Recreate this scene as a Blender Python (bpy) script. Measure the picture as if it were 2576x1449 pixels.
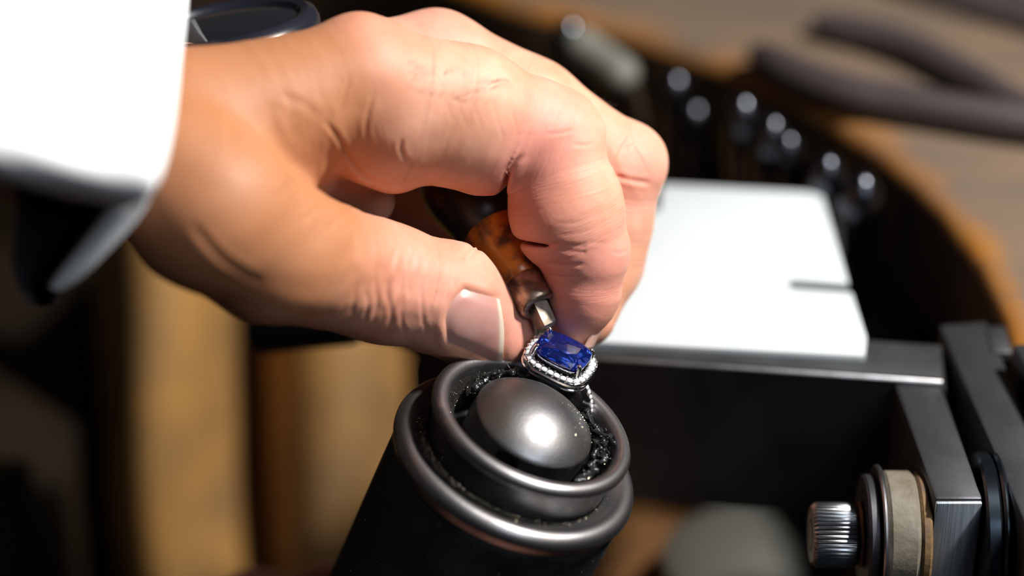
import bpy, bmesh, math, random
import numpy as np
from mathutils import Vector, Matrix

random.seed(7); np.random.seed(7)
for o in list(bpy.data.objects): bpy.data.objects.remove(o)
SC = bpy.context.scene
COL = SC.collection

# ------------------------------------------------------------------ camera
D, F, PITCH = 500.0, 6500.0, math.radians(33)      # mm to the ring, focal length in px of a 2576 px frame
SP, CP = math.sin(PITCH), math.cos(PITCH)
MM = 0.001
OFF = np.array([0.0, 0.0, 0.927])                  # bench top (z = -27 mm) sits 0.9 m above the floor
cam = bpy.data.cameras.new('camera'); camo = bpy.data.objects.new('camera', cam); COL.objects.link(camo)
cam.sensor_width = 36; cam.lens = F / 2576 * 36
cam.clip_start = 0.01; cam.clip_end = 20
camo.location = (0, -D*CP*MM, D*SP*MM + OFF[2]); camo.rotation_euler = (math.pi/2 - PITCH, 0, 0)
cam.dof.use_dof = True; cam.dof.focus_distance = 0.497; cam.dof.aperture_fstop = 4.0
cam.dof.aperture_blades = 0
SC.camera = camo
# ------------------------------------------------------------------ world, lights, exposure
wd = bpy.data.worlds.new('room'); SC.world = wd; wd.use_nodes = True
wd.node_tree.nodes['Background'].inputs[0].default_value = (0.55, 0.72, 1.0, 1)
wd.node_tree.nodes['Background'].inputs[1].default_value = 0.022
def area(name, loc, aim, size, power, col, shape='DISK', size_y=None):
    l = bpy.data.lights.new(name, 'AREA'); l.shape = shape; l.size = size; l.energy = power; l.color = col
    if size_y: l.size_y = size_y
    o = bpy.data.objects.new(name, l); COL.objects.link(o); o.location = loc
    o.rotation_euler = (Vector(aim) - Vector(loc)).to_track_quat('-Z', 'Y').to_euler()
    return o
area('bench_lamp', (0.32, -0.02, 1.32), (0.0, 0.0, 0.91), 0.055, 5.7, (1.0, 0.965, 0.93))
area('window_light', (0.65, -0.85, 1.85), (0.0, 0.0, 0.90), 0.55, 4.8, (0.80, 0.89, 1.0), 'RECTANGLE', 0.6)
SC.view_settings.view_transform = 'Standard'; SC.view_settings.look = 'None'
SC.view_settings.gamma = 1; SC.view_settings.use_curve_mapping = False
SC.view_settings.exposure = 0.0

# ------------------------------------------------------------------ helpers
def C(px, py, d):
    """camera-aligned mm: x right, y up, z toward the viewer, origin in the focus plane"""
    s = (D + d) / F
    return np.array([(px - 1288)*s, -(py - 724.5)*s, -d])
def cw(v):
    v = np.asarray(v, float)
    x, y, z = v[..., 0], v[..., 1], v[..., 2]
    return np.stack([x, y*SP - z*CP, y*CP + z*SP], -1)
def P(px, py, d): return cw(C(px, py, d))
def onZ(px, py, Z):
    a, b = P(px, py, 0), P(px, py, 100); t = (Z - a[2])/(b[2] - a[2]); return P(px, py, 100*t)
def nrm(v): v = np.asarray(v, float); return v/np.linalg.norm(v)

def tag(o, label=None, cat=None, group=None, kind=None):
    if label: o['label'] = label
    if cat: o['category'] = cat
    if group: o['group'] = group
    if kind: o['kind'] = kind
    return o
def empty(name, at, label=None, cat=None, group=None):
    o = bpy.data.objects.new(name, None); COL.objects.link(o)
    o.empty_display_size = 0.01
    o.location = np.asarray(at, float)*MM + OFF
    return tag(o, label, cat, group)
def rootloc(p):
    l = np.zeros(3)
    while p is not None:
        l = l + np.array(p.location); p = p.parent
    return l
def obj(name, vf, mat, parent=None, smooth=True, sharp=40, base=None):
    V, Fc = vf
    V = np.asarray(V, float)*MM + OFF
    o = bpy.data.objects.new(name, bpy.data.meshes.new(name)); COL.objects.link(o)
    if parent is not None:
        V = V - rootloc(parent)[None]
        o.parent = parent
    else:
        if base is None: base = np.array([(V[:, 0].min()+V[:, 0].max())/2, (V[:, 1].min()+V[:, 1].max())/2, V[:, 2].min()])
        else: base = np.asarray(base, float)*MM + OFF
        o.location = base; V = V - base[None]
    me = o.data
    me.from_pydata(V.tolist(), [], [tuple(int(i) for i in f) for f in Fc])
    me.update()
    if smooth:
        me.polygons.foreach_set('use_smooth', [True]*len(me.polygons))
        if sharp: me.set_sharp_from_angle(angle=math.radians(sharp))
    if mat: me.materials.append(mat)
    return o
def fast_obj(name, V, quads, mat, parent=None):
    """large quad mesh from arrays"""
    V = np.asarray(V, float)*MM + OFF
    o = bpy.data.objects.new(name, bpy.data.meshes.new(name)); COL.objects.link(o)
    if parent is not None: V = V - rootloc(parent)[None]; o.parent = parent
    else:
        base = np.array([(V[:, 0].min()+V[:, 0].max())/2, (V[:, 1].min()+V[:, 1].max())/2, V[:, 2].min()])
        o.location = base; V = V - base[None]
    me = o.data; n = len(V); q = len(quads)
    me.vertices.add(n); me.vertices.foreach_set('co', V.astype(np.float32).ravel())
    me.loops.add(q*4); me.loops.foreach_set('vertex_index', np.asarray(quads, np.int32).ravel())
    me.polygons.add(q); me.polygons.foreach_set('loop_start', np.arange(0, q*4, 4, dtype=np.int32))
    me.polygons.foreach_set('use_smooth', np.ones(q, bool))
    me.update(calc_edges=True); me.validate()
    me.materials.append(mat)
    return o
def join(*parts):
    V, Fc, n = [], [], 0
    for v, f in parts:
        v = np.asarray(v, float); V.append(v); Fc += [tuple(i+n for i in q) for q in f]; n += len(v)
    return np.concatenate(V), Fc
def frame(axis, hint=(0, 0, 1)):
    w = nrm(axis); h = np.asarray(hint, float)
    if abs(w @ nrm(h)) > 0.97: h = np.array([1., 0, 0])
    a = nrm(np.cross(h, w)); b = np.cross(w, a)
    return a, b, w
def bm_out(bm):
    bm.verts.ensure_lookup_table(); bm.verts.index_update()
    V = np.array([v.co[:] for v in bm.verts]); Fc = [tuple(v.index for v in f.verts) for f in bm.faces]; bm.free(); return V, Fc
def box(c, h, axes=None, bevel=0.5, seg=2):
    bm = bmesh.new(); bmesh.ops.create_cube(bm, size=2)
    for v in bm.verts: v.co = Vector((v.co.x*h[0], v.co.y*h[1], v.co.z*h[2]))
    if bevel: bmesh.ops.bevel(bm, geom=bm.edges[:], offset=bevel, segments=seg, profile=0.5, affect='EDGES')
    V, Fc = bm_out(bm)
    if axes is not None: V = V @ np.array(axes)
    return V + np.asarray(c, float), Fc
def prism(poly, z0, z1, bevel=0.4):
    """horizontal polygon (xy mm, counter-clockwise) extruded from z0 to z1"""
    bm = bmesh.new()
    vs = [bm.verts.new((x, y, z0)) for x, y in poly]; f = bm.faces.new(vs)
    r = bmesh.ops.extrude_face_region(bm, geom=[f])
    for g in r['geom']:
        if isinstance(g, bmesh.types.BMVert): g.co.z = z1
    bmesh.ops.recalc_face_normals(bm, faces=bm.faces[:])
    if bevel: bmesh.ops.bevel(bm, geom=bm.edges[:], offset=bevel, segments=2, profile=0.5, affect='EDGES')
    return bm_out(bm)
def lathe(prof, o, axis, n=64, hint=(0, 0, 1), rfun=None, closed=False, cap=True):
    a, b, w = frame(axis, hint); V = []; Fc = []
    for r, h in prof:
        for i in range(n):
            t = 2*math.pi*i/n; rr = r if rfun is None else r*rfun(t, h)
            V.append(np.asarray(o) + rr*(math.cos(t)*a + math.sin(t)*b) + h*w)
    m = len(prof)
    for j in range(m-1 if not closed else m):
        k = (j+1) % m
        for i in range(n):
            i2 = (i+1) % n; Fc.append((j*n+i, j*n+i2, k*n+i2, k*n+i))
    if not closed and cap:
        for j, flip in ((0, True), (m-1, False)):
            if prof[j][0] > 1e-6:
                ring = [j*n+i for i in range(n)]; Fc.append(tuple(ring[::-1] if flip else ring))
    return np.array(V), Fc
def spline(pts, n):
    pts = np.asarray(pts, float); m = len(pts); out = []
    for t in np.linspace(0, m-1, n):
        i = min(int(t), m-2); f = t-i
        p0, p1, p2, p3 = pts[max(i-1, 0)], pts[i], pts[i+1], pts[min(i+2, m-1)]
        out.append(0.5*(2*p1+(p2-p0)*f+(2*p0-5*p1+4*p2-p3)*f*f+(3*p1-p0-3*p2+p3)*f**3))
    return np.array(out)
def tube(pts, rad, n=16, flat=None, cap=True):
    pts = np.asarray(pts, float); m = len(pts)
    rad = np.broadcast_to(rad, (m,)) if np.ndim(rad) <= 1 else rad
    T = np.gradient(pts, axis=0); T /= np.linalg.norm(T, axis=1)[:, None]
    a, b, _ = frame(T[0]); V = []; Fc = []
    for j in range(m):
        a = nrm(a - (a @ T[j])*T[j]); b = np.cross(T[j], a)
        for i in range(n):
            t = 2*math.pi*i/n
            V.append(pts[j] + rad[j]*(math.cos(t)*a + math.sin(t)*b*(flat or 1)))
    for j in range(m-1):
        for i in range(n):
            i2 = (i+1) % n; Fc.append((j*n+i, j*n+i2, (j+1)*n+i2, (j+1)*n+i))
    if cap: Fc.append(tuple(range(n))[::-1]); Fc.append(tuple((m-1)*n+i for i in range(n)))
    return np.array(V), Fc
def round_ends(pts, r, n=6):
    """radii and points that close a tube with rounded ends"""
    pts = np.asarray(pts, float); r = np.broadcast_to(r, (len(pts),)).astype(float)
    d0 = nrm(pts[0]-pts[1]); d1 = nrm(pts[-1]-pts[-2]); A, RA, B, RB = [], [], [], []
    for i in range(n):
        t = math.pi/2*(1-i/n)
        A.append(pts[0]+d0*r[0]*math.sin(t)); RA.append(max(r[0]*math.cos(t), r[0]*.03))
        t2 = math.pi/2*(i+1)/n
        B.append(pts[-1]+d1*r[-1]*math.sin(t2)); RB.append(max(r[-1]*math.cos(t2), r[-1]*.03))
    return np.concatenate([A, pts, B]), np.concatenate([RA, r, RB])
def grid_sheet(Pts, thick=0):
    """Pts: (m,n,3) array to quads, optionally with thickness along normals"""
    m, n, _ = Pts.shape
    V = Pts.reshape(-1, 3); Fc = [(j*n+i, j*n+i+1, (j+1)*n+i+1, (j+1)*n+i) for j in range(m-1) for i in range(n-1)]
    if not thick: return V, Fc
    du = np.gradient(Pts, axis=1); dv = np.gradient(Pts, axis=0); N = np.cross(du, dv)
    N /= np.maximum(np.linalg.norm(N, axis=2), 1e-9)[..., None]
    V2 = (Pts - N*thick).reshape(-1, 3); q = m*n
    F2 = [tuple(i+q for i in f[::-1]) for f in Fc]
    rim = [j*n for j in range(m)]; E = []
    loop = [i for i in range(n)] + [j*n+n-1 for j in range(1, m)] + [(m-1)*n+i for i in range(n-2, -1, -1)] + [j*n for j in range(m-2, 0, -1)]
    for a, b in zip(loop, loop[1:]+loop[:1]): E.append((b, a, a+q, b+q))
    return np.concatenate([V, V2]), Fc + F2 + E

# ------------------------------------------------------------------ materials
def mat(name, col, rough=0.5, metal=0.0, col2=None, nscale=60, bump=0.0, bscale=300, coat=0.0, rough2=None, spec=0.5,
        stretch=None, detail=5, lo=0.35, hi=0.65, alpha=None):
    m = bpy.data.materials.new(name); m.use_nodes = True; nt = m.node_tree; b = nt.nodes['Principled BSDF']
    b.inputs['Base Color'].default_value = (*col, 1); b.inputs['Roughness'].default_value = rough
    b.inputs['Metallic'].default_value = metal; b.inputs['Specular IOR Level'].default_value = spec
    if coat: b.inputs['Coat Weight'].default_value = coat; b.inputs['Coat Roughness'].default_value = 0.08
    tc = nt.nodes.new('ShaderNodeTexCoord'); vec = tc.outputs['Object']
    if stretch:
        mp = nt.nodes.new('ShaderNodeMapping'); mp.inputs['Scale'].default_value = stretch
        nt.links.new(vec, mp.inputs[0]); vec = mp.outputs[0]
    if col2 is not None or rough2 is not None:
        n = nt.nodes.new('ShaderNodeTexNoise'); n.inputs['Scale'].default_value = nscale; n.inputs['Detail'].default_value = detail
        nt.links.new(vec, n.inputs['Vector'])
        r = nt.nodes.new('ShaderNodeMapRange'); r.inputs['From Min'].default_value = lo; r.inputs['From Max'].default_value = hi
        nt.links.new(n.outputs['Fac'], r.inputs['Value'])
        if col2 is not None:
            mx = nt.nodes.new('ShaderNodeMix'); mx.data_type = 'RGBA'
            mx.inputs['A'].default_value = (*col, 1); mx.inputs['B'].default_value = (*col2, 1)
            nt.links.new(r.outputs[0], mx.inputs['Factor']); nt.links.new(mx.outputs['Result'], b.inputs['Base Color'])
        if rough2 is not None:
            r2 = nt.nodes.new('ShaderNodeMapRange'); r2.inputs['To Min'].default_value = rough; r2.inputs['To Max'].default_value = rough2
            nt.links.new(r.outputs[0], r2.inputs['Value']); nt.links.new(r2.outputs[0], b.inputs['Roughness'])
    if bump:
        n2 = nt.nodes.new('ShaderNodeTexNoise'); n2.inputs['Scale'].default_value = bscale; n2.inputs['Detail'].default_value = 4
        nt.links.new(vec, n2.inputs['Vector'])
        bp = nt.nodes.new('ShaderNodeBump'); bp.inputs['Strength'].default_value = bump; bp.inputs['Distance'].default_value = 0.0003
        nt.links.new(n2.outputs['Fac'], bp.inputs['Height']); nt.links.new(bp.outputs[0], b.inputs['Normal'])
    return m
M = {}
M['black_steel'] = mat('blackened_steel', (0.012, 0.012, 0.014), 0.36, 0.0, (0.03, 0.028, 0.027), 120, bump=0.06, bscale=900, rough2=0.5)
M['worn_steel'] = mat('worn_steel', (0.34, 0.335, 0.34), 0.36, 1.0, (0.20, 0.185, 0.18), 160, bump=0.08, bscale=1500, rough2=0.45)
M['dome_steel'] = mat('dome_steel', (0.24, 0.24, 0.25), 0.38, 1.0, (0.13, 0.115, 0.10), 110, bump=0.12, bscale=1800, rough2=0.52)
M['dome_dark'] = mat('dome_band_steel', (0.016, 0.015, 0.014), 0.4, 0.2, (0.035, 0.032, 0.03), 300, bump=0.1, bscale=1800)
M['white_gold'] = mat('white_gold', (0.80, 0.79, 0.78), 0.12, 1.0)
M['chrome'] = mat('chrome', (0.75, 0.76, 0.78), 0.1, 1.0)
M['pitch'] = mat('black_thermoplastic', (0.006, 0.007, 0.007), 0.25, 0.0, (0.016, 0.019, 0.019), 700, bump=0.7, bscale=1200)
M['dust'] = mat('metal_filings', (0.85, 0.74, 0.52), 0.25, 1.0)
M['handle_wood'] = mat('lacquered_wood', (0.68, 0.19, 0.015), 0.35, 0.0, (0.10, 0.035, 0.012), 170, bump=0.25, bscale=500, coat=0.3, lo=0.45, hi=0.6)
M['knob'] = mat('worn_black_lacquer', (0.010, 0.008, 0.007), 0.4, 0.0, (0.10, 0.025, 0.004), 150, lo=.58, hi=.72)
M['handle_dark'] = mat('dark_split', (0.004, 0.003, 0.003), 0.7)
M['ferrule'] = mat('browned_ferrule', (0.50, 0.38, 0.30), 0.42, 1.0, (0.16, 0.115, 0.09), 260, bump=0.1, bscale=900, stretch=(1, 1, 3))
M['graver'] = mat('graver_steel', (0.26, 0.22, 0.17), 0.4, 1.0, (0.40, 0.36, 0.30), 600)
M['plate'] = mat('white_plate', (0.58, 0.615, 0.615), 0.5, 0.0, (0.54, 0.585, 0.60), 30, bump=0.03)
M['bar'] = mat('black_bar', (0.010, 0.011, 0.011), 0.45, 0.0, (0.022, 0.021, 0.019), 60, bump=0.06, bscale=500, rough2=0.6)
M['bar_edge'] = mat('ground_steel', (0.36, 0.36, 0.38), 0.35, 1.0, (0.28, 0.27, 0.27), 200)
M['bar_top'] = mat('oiled_steel', (0.045, 0.048, 0.05), 0.5, 0.4, (0.03, 0.03, 0.03), 90)
M['arm'] = mat('grey_steel', (0.095, 0.098, 0.105), 0.45, 0.8, (0.055, 0.055, 0.058), 90, bump=0.06, bscale=1200, rough2=0.55)
M['brushed'] = mat('brushed_steel', (0.66, 0.74, 0.80), 0.55, 0.9, (0.45, 0.53, 0.60), 140, bump=0.25, bscale=250, stretch=(14, 1, 0.35))
M['roller'] = mat('blued_steel', (0.05, 0.065, 0.085), 0.16, 0.9, rough2=0.25, col2=(0.03, 0.04, 0.05), nscale=60)
M['washer'] = mat('grubby_nylon', (0.17, 0.15, 0.115), 0.65, 0.0, (0.11, 0.09, 0.06), 190, bump=0.4, bscale=900)
M['rust'] = mat('brown_grime', (0.19, 0.105, 0.035), 0.75, 0.0, (0.09, 0.055, 0.03), 260, bump=0.5, bscale=900)
M['knurl'] = mat('knurled_steel', (0.42, 0.43, 0.45), 0.28, 1.0, (0.25, 0.25, 0.26), 200)
M['cloth'] = mat('white_cotton', (0.86, 0.87, 0.87), 0.85, 0.0, bump=0.1, bscale=1500)
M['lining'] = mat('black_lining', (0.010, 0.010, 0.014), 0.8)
M['tool_black'] = mat('black_tool_steel', (0.07, 0.074, 0.085), 0.22, 1.0)
M['plier'] = mat('dipped_grip', (0.055, 0.042, 0.042), 0.42, 0.0, (0.04, 0.03, 0.03), 60)
M['pale'] = mat('pale_grey_grip', (0.14, 0.14, 0.115), 0.6)
M['tin'] = mat('dull_tin', (0.11, 0.11, 0.095), 0.45, 0.3)
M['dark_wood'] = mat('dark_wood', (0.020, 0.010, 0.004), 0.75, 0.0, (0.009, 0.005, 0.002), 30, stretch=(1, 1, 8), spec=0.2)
M['tray'] = mat('tray_wood', (0.16, 0.07, 0.018), 0.6, 0.0, (0.09, 0.04, 0.012), 25, stretch=(1, 6, 1))
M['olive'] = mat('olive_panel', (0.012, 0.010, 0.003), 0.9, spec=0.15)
M['leather'] = mat('tan_leather', (0.42, 0.22, 0.062), 0.5, 0.0, (0.22, 0.13, 0.055), 34, bump=0.2, bscale=120)
M['rubber'] = mat('navy_grip', (0.010, 0.013, 0.022), 0.4, 0.0)
M['glass'] = mat('watch_glass', (0.01, 0.012, 0.016), 0.05, 0.0, spec=0.9, coat=0.6)
M['case'] = mat('black_case', (0.012, 0.013, 0.02), 0.25, 0.0, spec=0.7)
M['floor'] = mat('dark_floor', (0.03, 0.022, 0.016), 0.8)
M['hair'] = mat('body_hair', (0.05, 0.025, 0.012), 0.5)

def bench_wood():
    m = mat('bench_wood', (0.15, 0.10, 0.062), 0.6, 0.0, (0.105, 0.08, 0.06), 22, bump=0.15, bscale=200, stretch=(1, 3, 1))
    nt = m.node_tree; b = nt.nodes['Principled BSDF']
    src = b.inputs['Base Color'].links[0].from_socket
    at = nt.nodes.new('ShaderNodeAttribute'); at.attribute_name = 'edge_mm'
    n = nt.nodes.new('ShaderNodeTexNoise'); n.inputs['Scale'].default_value = 45; n.inputs['Detail'].default_value = 6
    tc = nt.nodes.new('ShaderNodeTexCoord'); nt.links.new(tc.outputs['Object'], n.inputs['Vector'])
    ad = nt.nodes.new('ShaderNodeMath'); ad.operation = 'MULTIPLY_ADD'; ad.inputs[1].default_value = -26; nt.links.new(n.outputs['Fac'], ad.inputs[0]); nt.links.new(at.outputs['Fac'], ad.inputs[2])
    r = nt.nodes.new('ShaderNodeMapRange'); r.inputs['From Min'].default_value = -15; r.inputs['From Max'].default_value = -5; r.inputs['To Min'].default_value = 1; r.inputs['To Max'].default_value = 0
    nt.links.new(ad.outputs[0], r.inputs['Value'])
    mx = nt.nodes.new('ShaderNodeMix'); mx.data_type = 'RGBA'; mx.inputs['B'].default_value = (0.30, 0.115, 0.012, 1)
    nt.links.new(r.outputs[0], mx.inputs['Factor']); nt.links.new(src, mx.inputs['A']); nt.links.new(mx.outputs['Result'], b.inputs['Base Color'])
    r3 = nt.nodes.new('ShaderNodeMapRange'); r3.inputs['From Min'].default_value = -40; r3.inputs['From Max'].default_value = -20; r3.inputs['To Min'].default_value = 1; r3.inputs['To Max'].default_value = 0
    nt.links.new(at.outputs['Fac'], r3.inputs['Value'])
    m3 = nt.nodes.new('ShaderNodeMix'); m3.data_type = 'RGBA'; m3.inputs['B'].default_value = (0.030, 0.015, 0.006, 1)  # inner face below the lip: its shade is put into the wood colour
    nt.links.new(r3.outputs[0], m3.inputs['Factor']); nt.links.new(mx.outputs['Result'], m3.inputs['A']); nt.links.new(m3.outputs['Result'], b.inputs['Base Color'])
    return m
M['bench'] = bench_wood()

def skin_mat():
    m = bpy.data.materials.new('skin'); m.use_nodes = True; nt = m.node_tree; b = nt.nodes['Principled BSDF']; L = nt.links.new
    tc = nt.nodes.new('ShaderNodeTexCoord')
    def noise(scale, detail=4, vec=None):
        n = nt.nodes.new('ShaderNodeTexNoise'); n.inputs['Scale'].default_value = scale; n.inputs['Detail'].default_value = detail
        L(vec or tc.outputs['Object'], n.inputs['Vector']); return n.outputs['Fac']
    def mix(f, a, bb):
        x = nt.nodes.new('ShaderNodeMix'); x.data_type = 'RGBA'
        for k, v in (('Factor', f), ('A', a), ('B', bb)):
            if isinstance(v, tuple): x.inputs[k].default_value = (*v, 1)
            elif isinstance(v, float): x.inputs[k].default_value = v
            else: L(v, x.inputs[k])
        return x.outputs['Result']
    def math2(op, a, bb):
        x = nt.nodes.new('ShaderNodeMath'); x.operation = op
        for i, v in enumerate((a, bb)):
            if isinstance(v, (int, float)): x.inputs[i].default_value = v
            else: L(v, x.inputs[i])
        return x.outputs[0]
    def rng(v, a, bb, c=0., d=1.):
        x = nt.nodes.new('ShaderNodeMapRange')
        for k, q in zip(('From Min', 'From Max', 'To Min', 'To Max'), (a, bb, c, d)): x.inputs[k].default_value = q
        L(v, x.inputs['Value']); return x.outputs[0]
    def attr(nm): a = nt.nodes.new('ShaderNodeAttribute'); a.attribute_name = nm; return a.outputs['Fac']
    base = mix(rng(noise(90), .35, .65), (0.61, 0.28, 0.165), (0.69, 0.375, 0.255))
    base = mix(math2('MULTIPLY', rng(noise(260, 3), .52, .72), .35), base, (0.56, 0.25, 0.15))
    base = mix(math2('MULTIPLY', attr('red'), .75), base, (0.66, 0.24, 0.19))
    base = mix(math2('MULTIPLY', attr('tan'), .85), base, (0.39, 0.155, 0.058))  # tanned skin, plus the wrist's dimmer light put into the colour
    L(base, b.inputs['Base Color'])
    b.inputs['Roughness'].default_value = 0.58; b.inputs['Specular IOR Level'].default_value = 0.4
    b.inputs['Subsurface Weight'].default_value = 0.22; b.inputs['Subsurface Radius'].default_value = (1.0, 0.35, 0.2); b.inputs['Subsurface Scale'].default_value = 0.0022
    # fine skin lines: noise drawn across each finger plus small cells
    cx = nt.nodes.new('ShaderNodeCombineXYZ'); L(math2('MULTIPLY', attr('ax'), 2.5), cx.inputs[0])
    sx = nt.nodes.new('ShaderNodeSeparateXYZ'); L(tc.outputs['Object'], sx.inputs[0])
    L(math2('MULTIPLY', math2('ADD', sx.outputs[0], sx.outputs[2]), 190), cx.inputs[1]); L(math2('MULTIPLY', sx.outputs[1], 190), cx.inputs[2])
    lines = noise(1.0, 3, cx.outputs[0])
    vo = nt.nodes.new('ShaderNodeTexVoronoi'); vo.inputs['Scale'].default_value = 1500; vo.feature = 'DISTANCE_TO_EDGE'; L(tc.outputs['Object'], vo.inputs['Vector'])
    cells = rng(vo.outputs['Distance'], 0, .2)
    h = math2('ADD', math2('MULTIPLY', lines, .75), math2('MULTIPLY', cells, .035))
    h = math2('ADD', h, math2('MULTIPLY', noise(420, 4), .35))
    bp = nt.nodes.new('ShaderNodeBump'); bp.inputs['Strength'].default_value = 0.42; bp.inputs['Distance'].default_value = 0.00032
    L(h, bp.inputs['Height']); L(bp.outputs[0], b.inputs['Normal'])
    return m
M['skin'] = skin_mat()
def nail_mat():
    m = mat('nail', (0.50, 0.235, 0.195), 0.34, 0.0, (0.55, 0.30, 0.255), 120, bump=0.06, bscale=400, spec=0.5)
    nt = m.node_tree; b = nt.nodes['Principled BSDF']; src = b.inputs['Base Color'].links[0].from_socket
    at = nt.nodes.new('ShaderNodeAttribute'); at.attribute_name = 'free'
    mx = nt.nodes.new('ShaderNodeMix'); mx.data_type = 'RGBA'; mx.inputs['B'].default_value = (0.72, 0.60, 0.46, 1)
    nt.links.new(at.outputs['Fac'], mx.inputs['Factor']); nt.links.new(src, mx.inputs['A']); nt.links.new(mx.outputs['Result'], b.inputs['Base Color'])
    b.inputs['Subsurface Weight'].default_value = 0.15; b.inputs['Subsurface Radius'].default_value = (1, .4, .3); b.inputs['Subsurface Scale'].default_value = 0.001
    return m
M['nail'] = nail_mat()
def gem(name, col, ior, rough=0.0):
    m = bpy.data.materials.new(name); m.use_nodes = True; b = m.node_tree.nodes['Principled BSDF']
    b.inputs['Base Color'].default_value = (*col, 1); b.inputs['Transmission Weight'].default_value = 1.0
    b.inputs['Roughness'].default_value = rough; b.inputs['IOR'].default_value = ior
    return m
M['sapphire'] = gem('sapphire', (0.055, 0.15, 0.98), 1.77); M['sapphire'].node_tree.nodes['Principled BSDF'].inputs['Transmission Weight'].default_value = 0.965
M['diamond'] = gem('diamond', (1, 1, 1), 2.0, 0.03); M['diamond'].node_tree.nodes['Principled BSDF'].inputs['Transmission Weight'].default_value = 0.35

# ------------------------------------------------------------------ setting: floor, bench, apron
M['wall'] = mat('grey_plaster', (0.20, 0.19, 0.18), 0.9)
for nm_, c_, h_ in (('wall_back', (0, 1610, 300), (1600, 10, 1230)), ('wall_left', (-1610, 0, 300), (10, 1600, 1230)), ('wall_right', (1610, 0, 300), (10, 1600, 1230))):
    obj(nm_, box(c_, h_, bevel=0), M['wall'], smooth=False)['kind'] = 'structure'
obj('floor', box((0, 0, -937), (1600, 1600, 10), bevel=0), M['floor'], smooth=False)['kind'] = 'structure'
BC, BR, ZB = np.array([-55.7, 27.0]), 158.5, -27.0
def bench_top():
    prof = [(0.6, -34), (0, -32), (0, -5), (0.5, -2.4), (2.0, -0.7), (4.5, 0), (12, 0), (25, 0), (60, 0), (130, 0), (330, 0), (330, -34)]
    path = [(np.array([BC[0]+BR+max(0, 18-y)*.4, y]), np.array([1., 0])) for y in np.linspace(-120, 20, 22)]
    def rr_(t):
        u = min(max((t-1.15)/.55, 0), 1); return BR*(1+.24*u*u*(3-2*u))
    path += [(BC+rr_(t)*np.array([math.cos(t), math.sin(t)]), np.array([math.cos(t), math.sin(t)])) for t in np.linspace(0, math.pi, 120)]
    path += [(np.array([BC[0]-BR*1.24, y]), np.array([-1., 0])) for y in np.linspace(20, -120, 22)]
    V = []; E = []; k = len(prof)
    for q, dr in path:
        for r, h in prof:
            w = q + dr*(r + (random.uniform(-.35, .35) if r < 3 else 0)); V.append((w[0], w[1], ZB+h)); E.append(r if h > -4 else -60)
    Fc = [(j*k+i, j*k+(i+1) % k, (j+1)*k+(i+1) % k, (j+1)*k+i) for j in range(len(path)-1) for i in range(k)]
    Fc += [tuple(range(k)), tuple((len(path)-1)*k+i for i in range(k))[::-1]]
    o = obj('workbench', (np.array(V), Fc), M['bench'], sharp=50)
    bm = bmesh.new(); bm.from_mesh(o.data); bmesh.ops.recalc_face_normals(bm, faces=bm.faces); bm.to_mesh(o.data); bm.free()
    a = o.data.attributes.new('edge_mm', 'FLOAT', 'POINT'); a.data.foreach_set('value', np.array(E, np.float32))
    return tag(o, 'worn brown wooden workbench top with a curved cut-out and rubbed orange edge', 'workbench')
bench_top()
def apron():
    xs = np.linspace(-108, 95, 170); vs = np.linspace(0, 1, 60); G = np.zeros((60, 170, 3))
    for j, v in enumerate(vs):
        for i, x in enumerate(xs):
            sx = x - 10*v*v                                       # folds drift sideways as they fall
            ph = (sx + 70 + 6*v)/44*math.pi
            fold = max(0, abs(math.sin(ph))-.22)/.78; fold = fold**.6
            amp = 34 + 6*math.sin(x*.05)
            y = 172 - fold*amp - 62*v + 4*math.sin(v*9+x*.11)
            u_ = min(max((x+40)/30, 0), 1); G[j, i] = (x + 6*v, y, -62 - 18*u_ - 175*v)
    o = obj('leather_apron', grid_sheet(G, 1.6), M['leather'], sharp=0)
    return tag(o, 'tan leather apron hanging in deep folds below the bench cut-out', 'apron')
apron()
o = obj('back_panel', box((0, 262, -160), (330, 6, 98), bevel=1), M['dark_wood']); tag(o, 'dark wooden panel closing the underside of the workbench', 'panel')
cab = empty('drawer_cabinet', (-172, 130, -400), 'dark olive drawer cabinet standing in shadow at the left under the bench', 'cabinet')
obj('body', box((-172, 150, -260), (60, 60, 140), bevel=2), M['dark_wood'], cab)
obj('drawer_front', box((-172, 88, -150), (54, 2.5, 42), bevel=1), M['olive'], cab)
obj('drawer_front', box((-172, 88, -243), (54, 2.5, 46), bevel=1), M['dark_wood'], cab)

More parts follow.
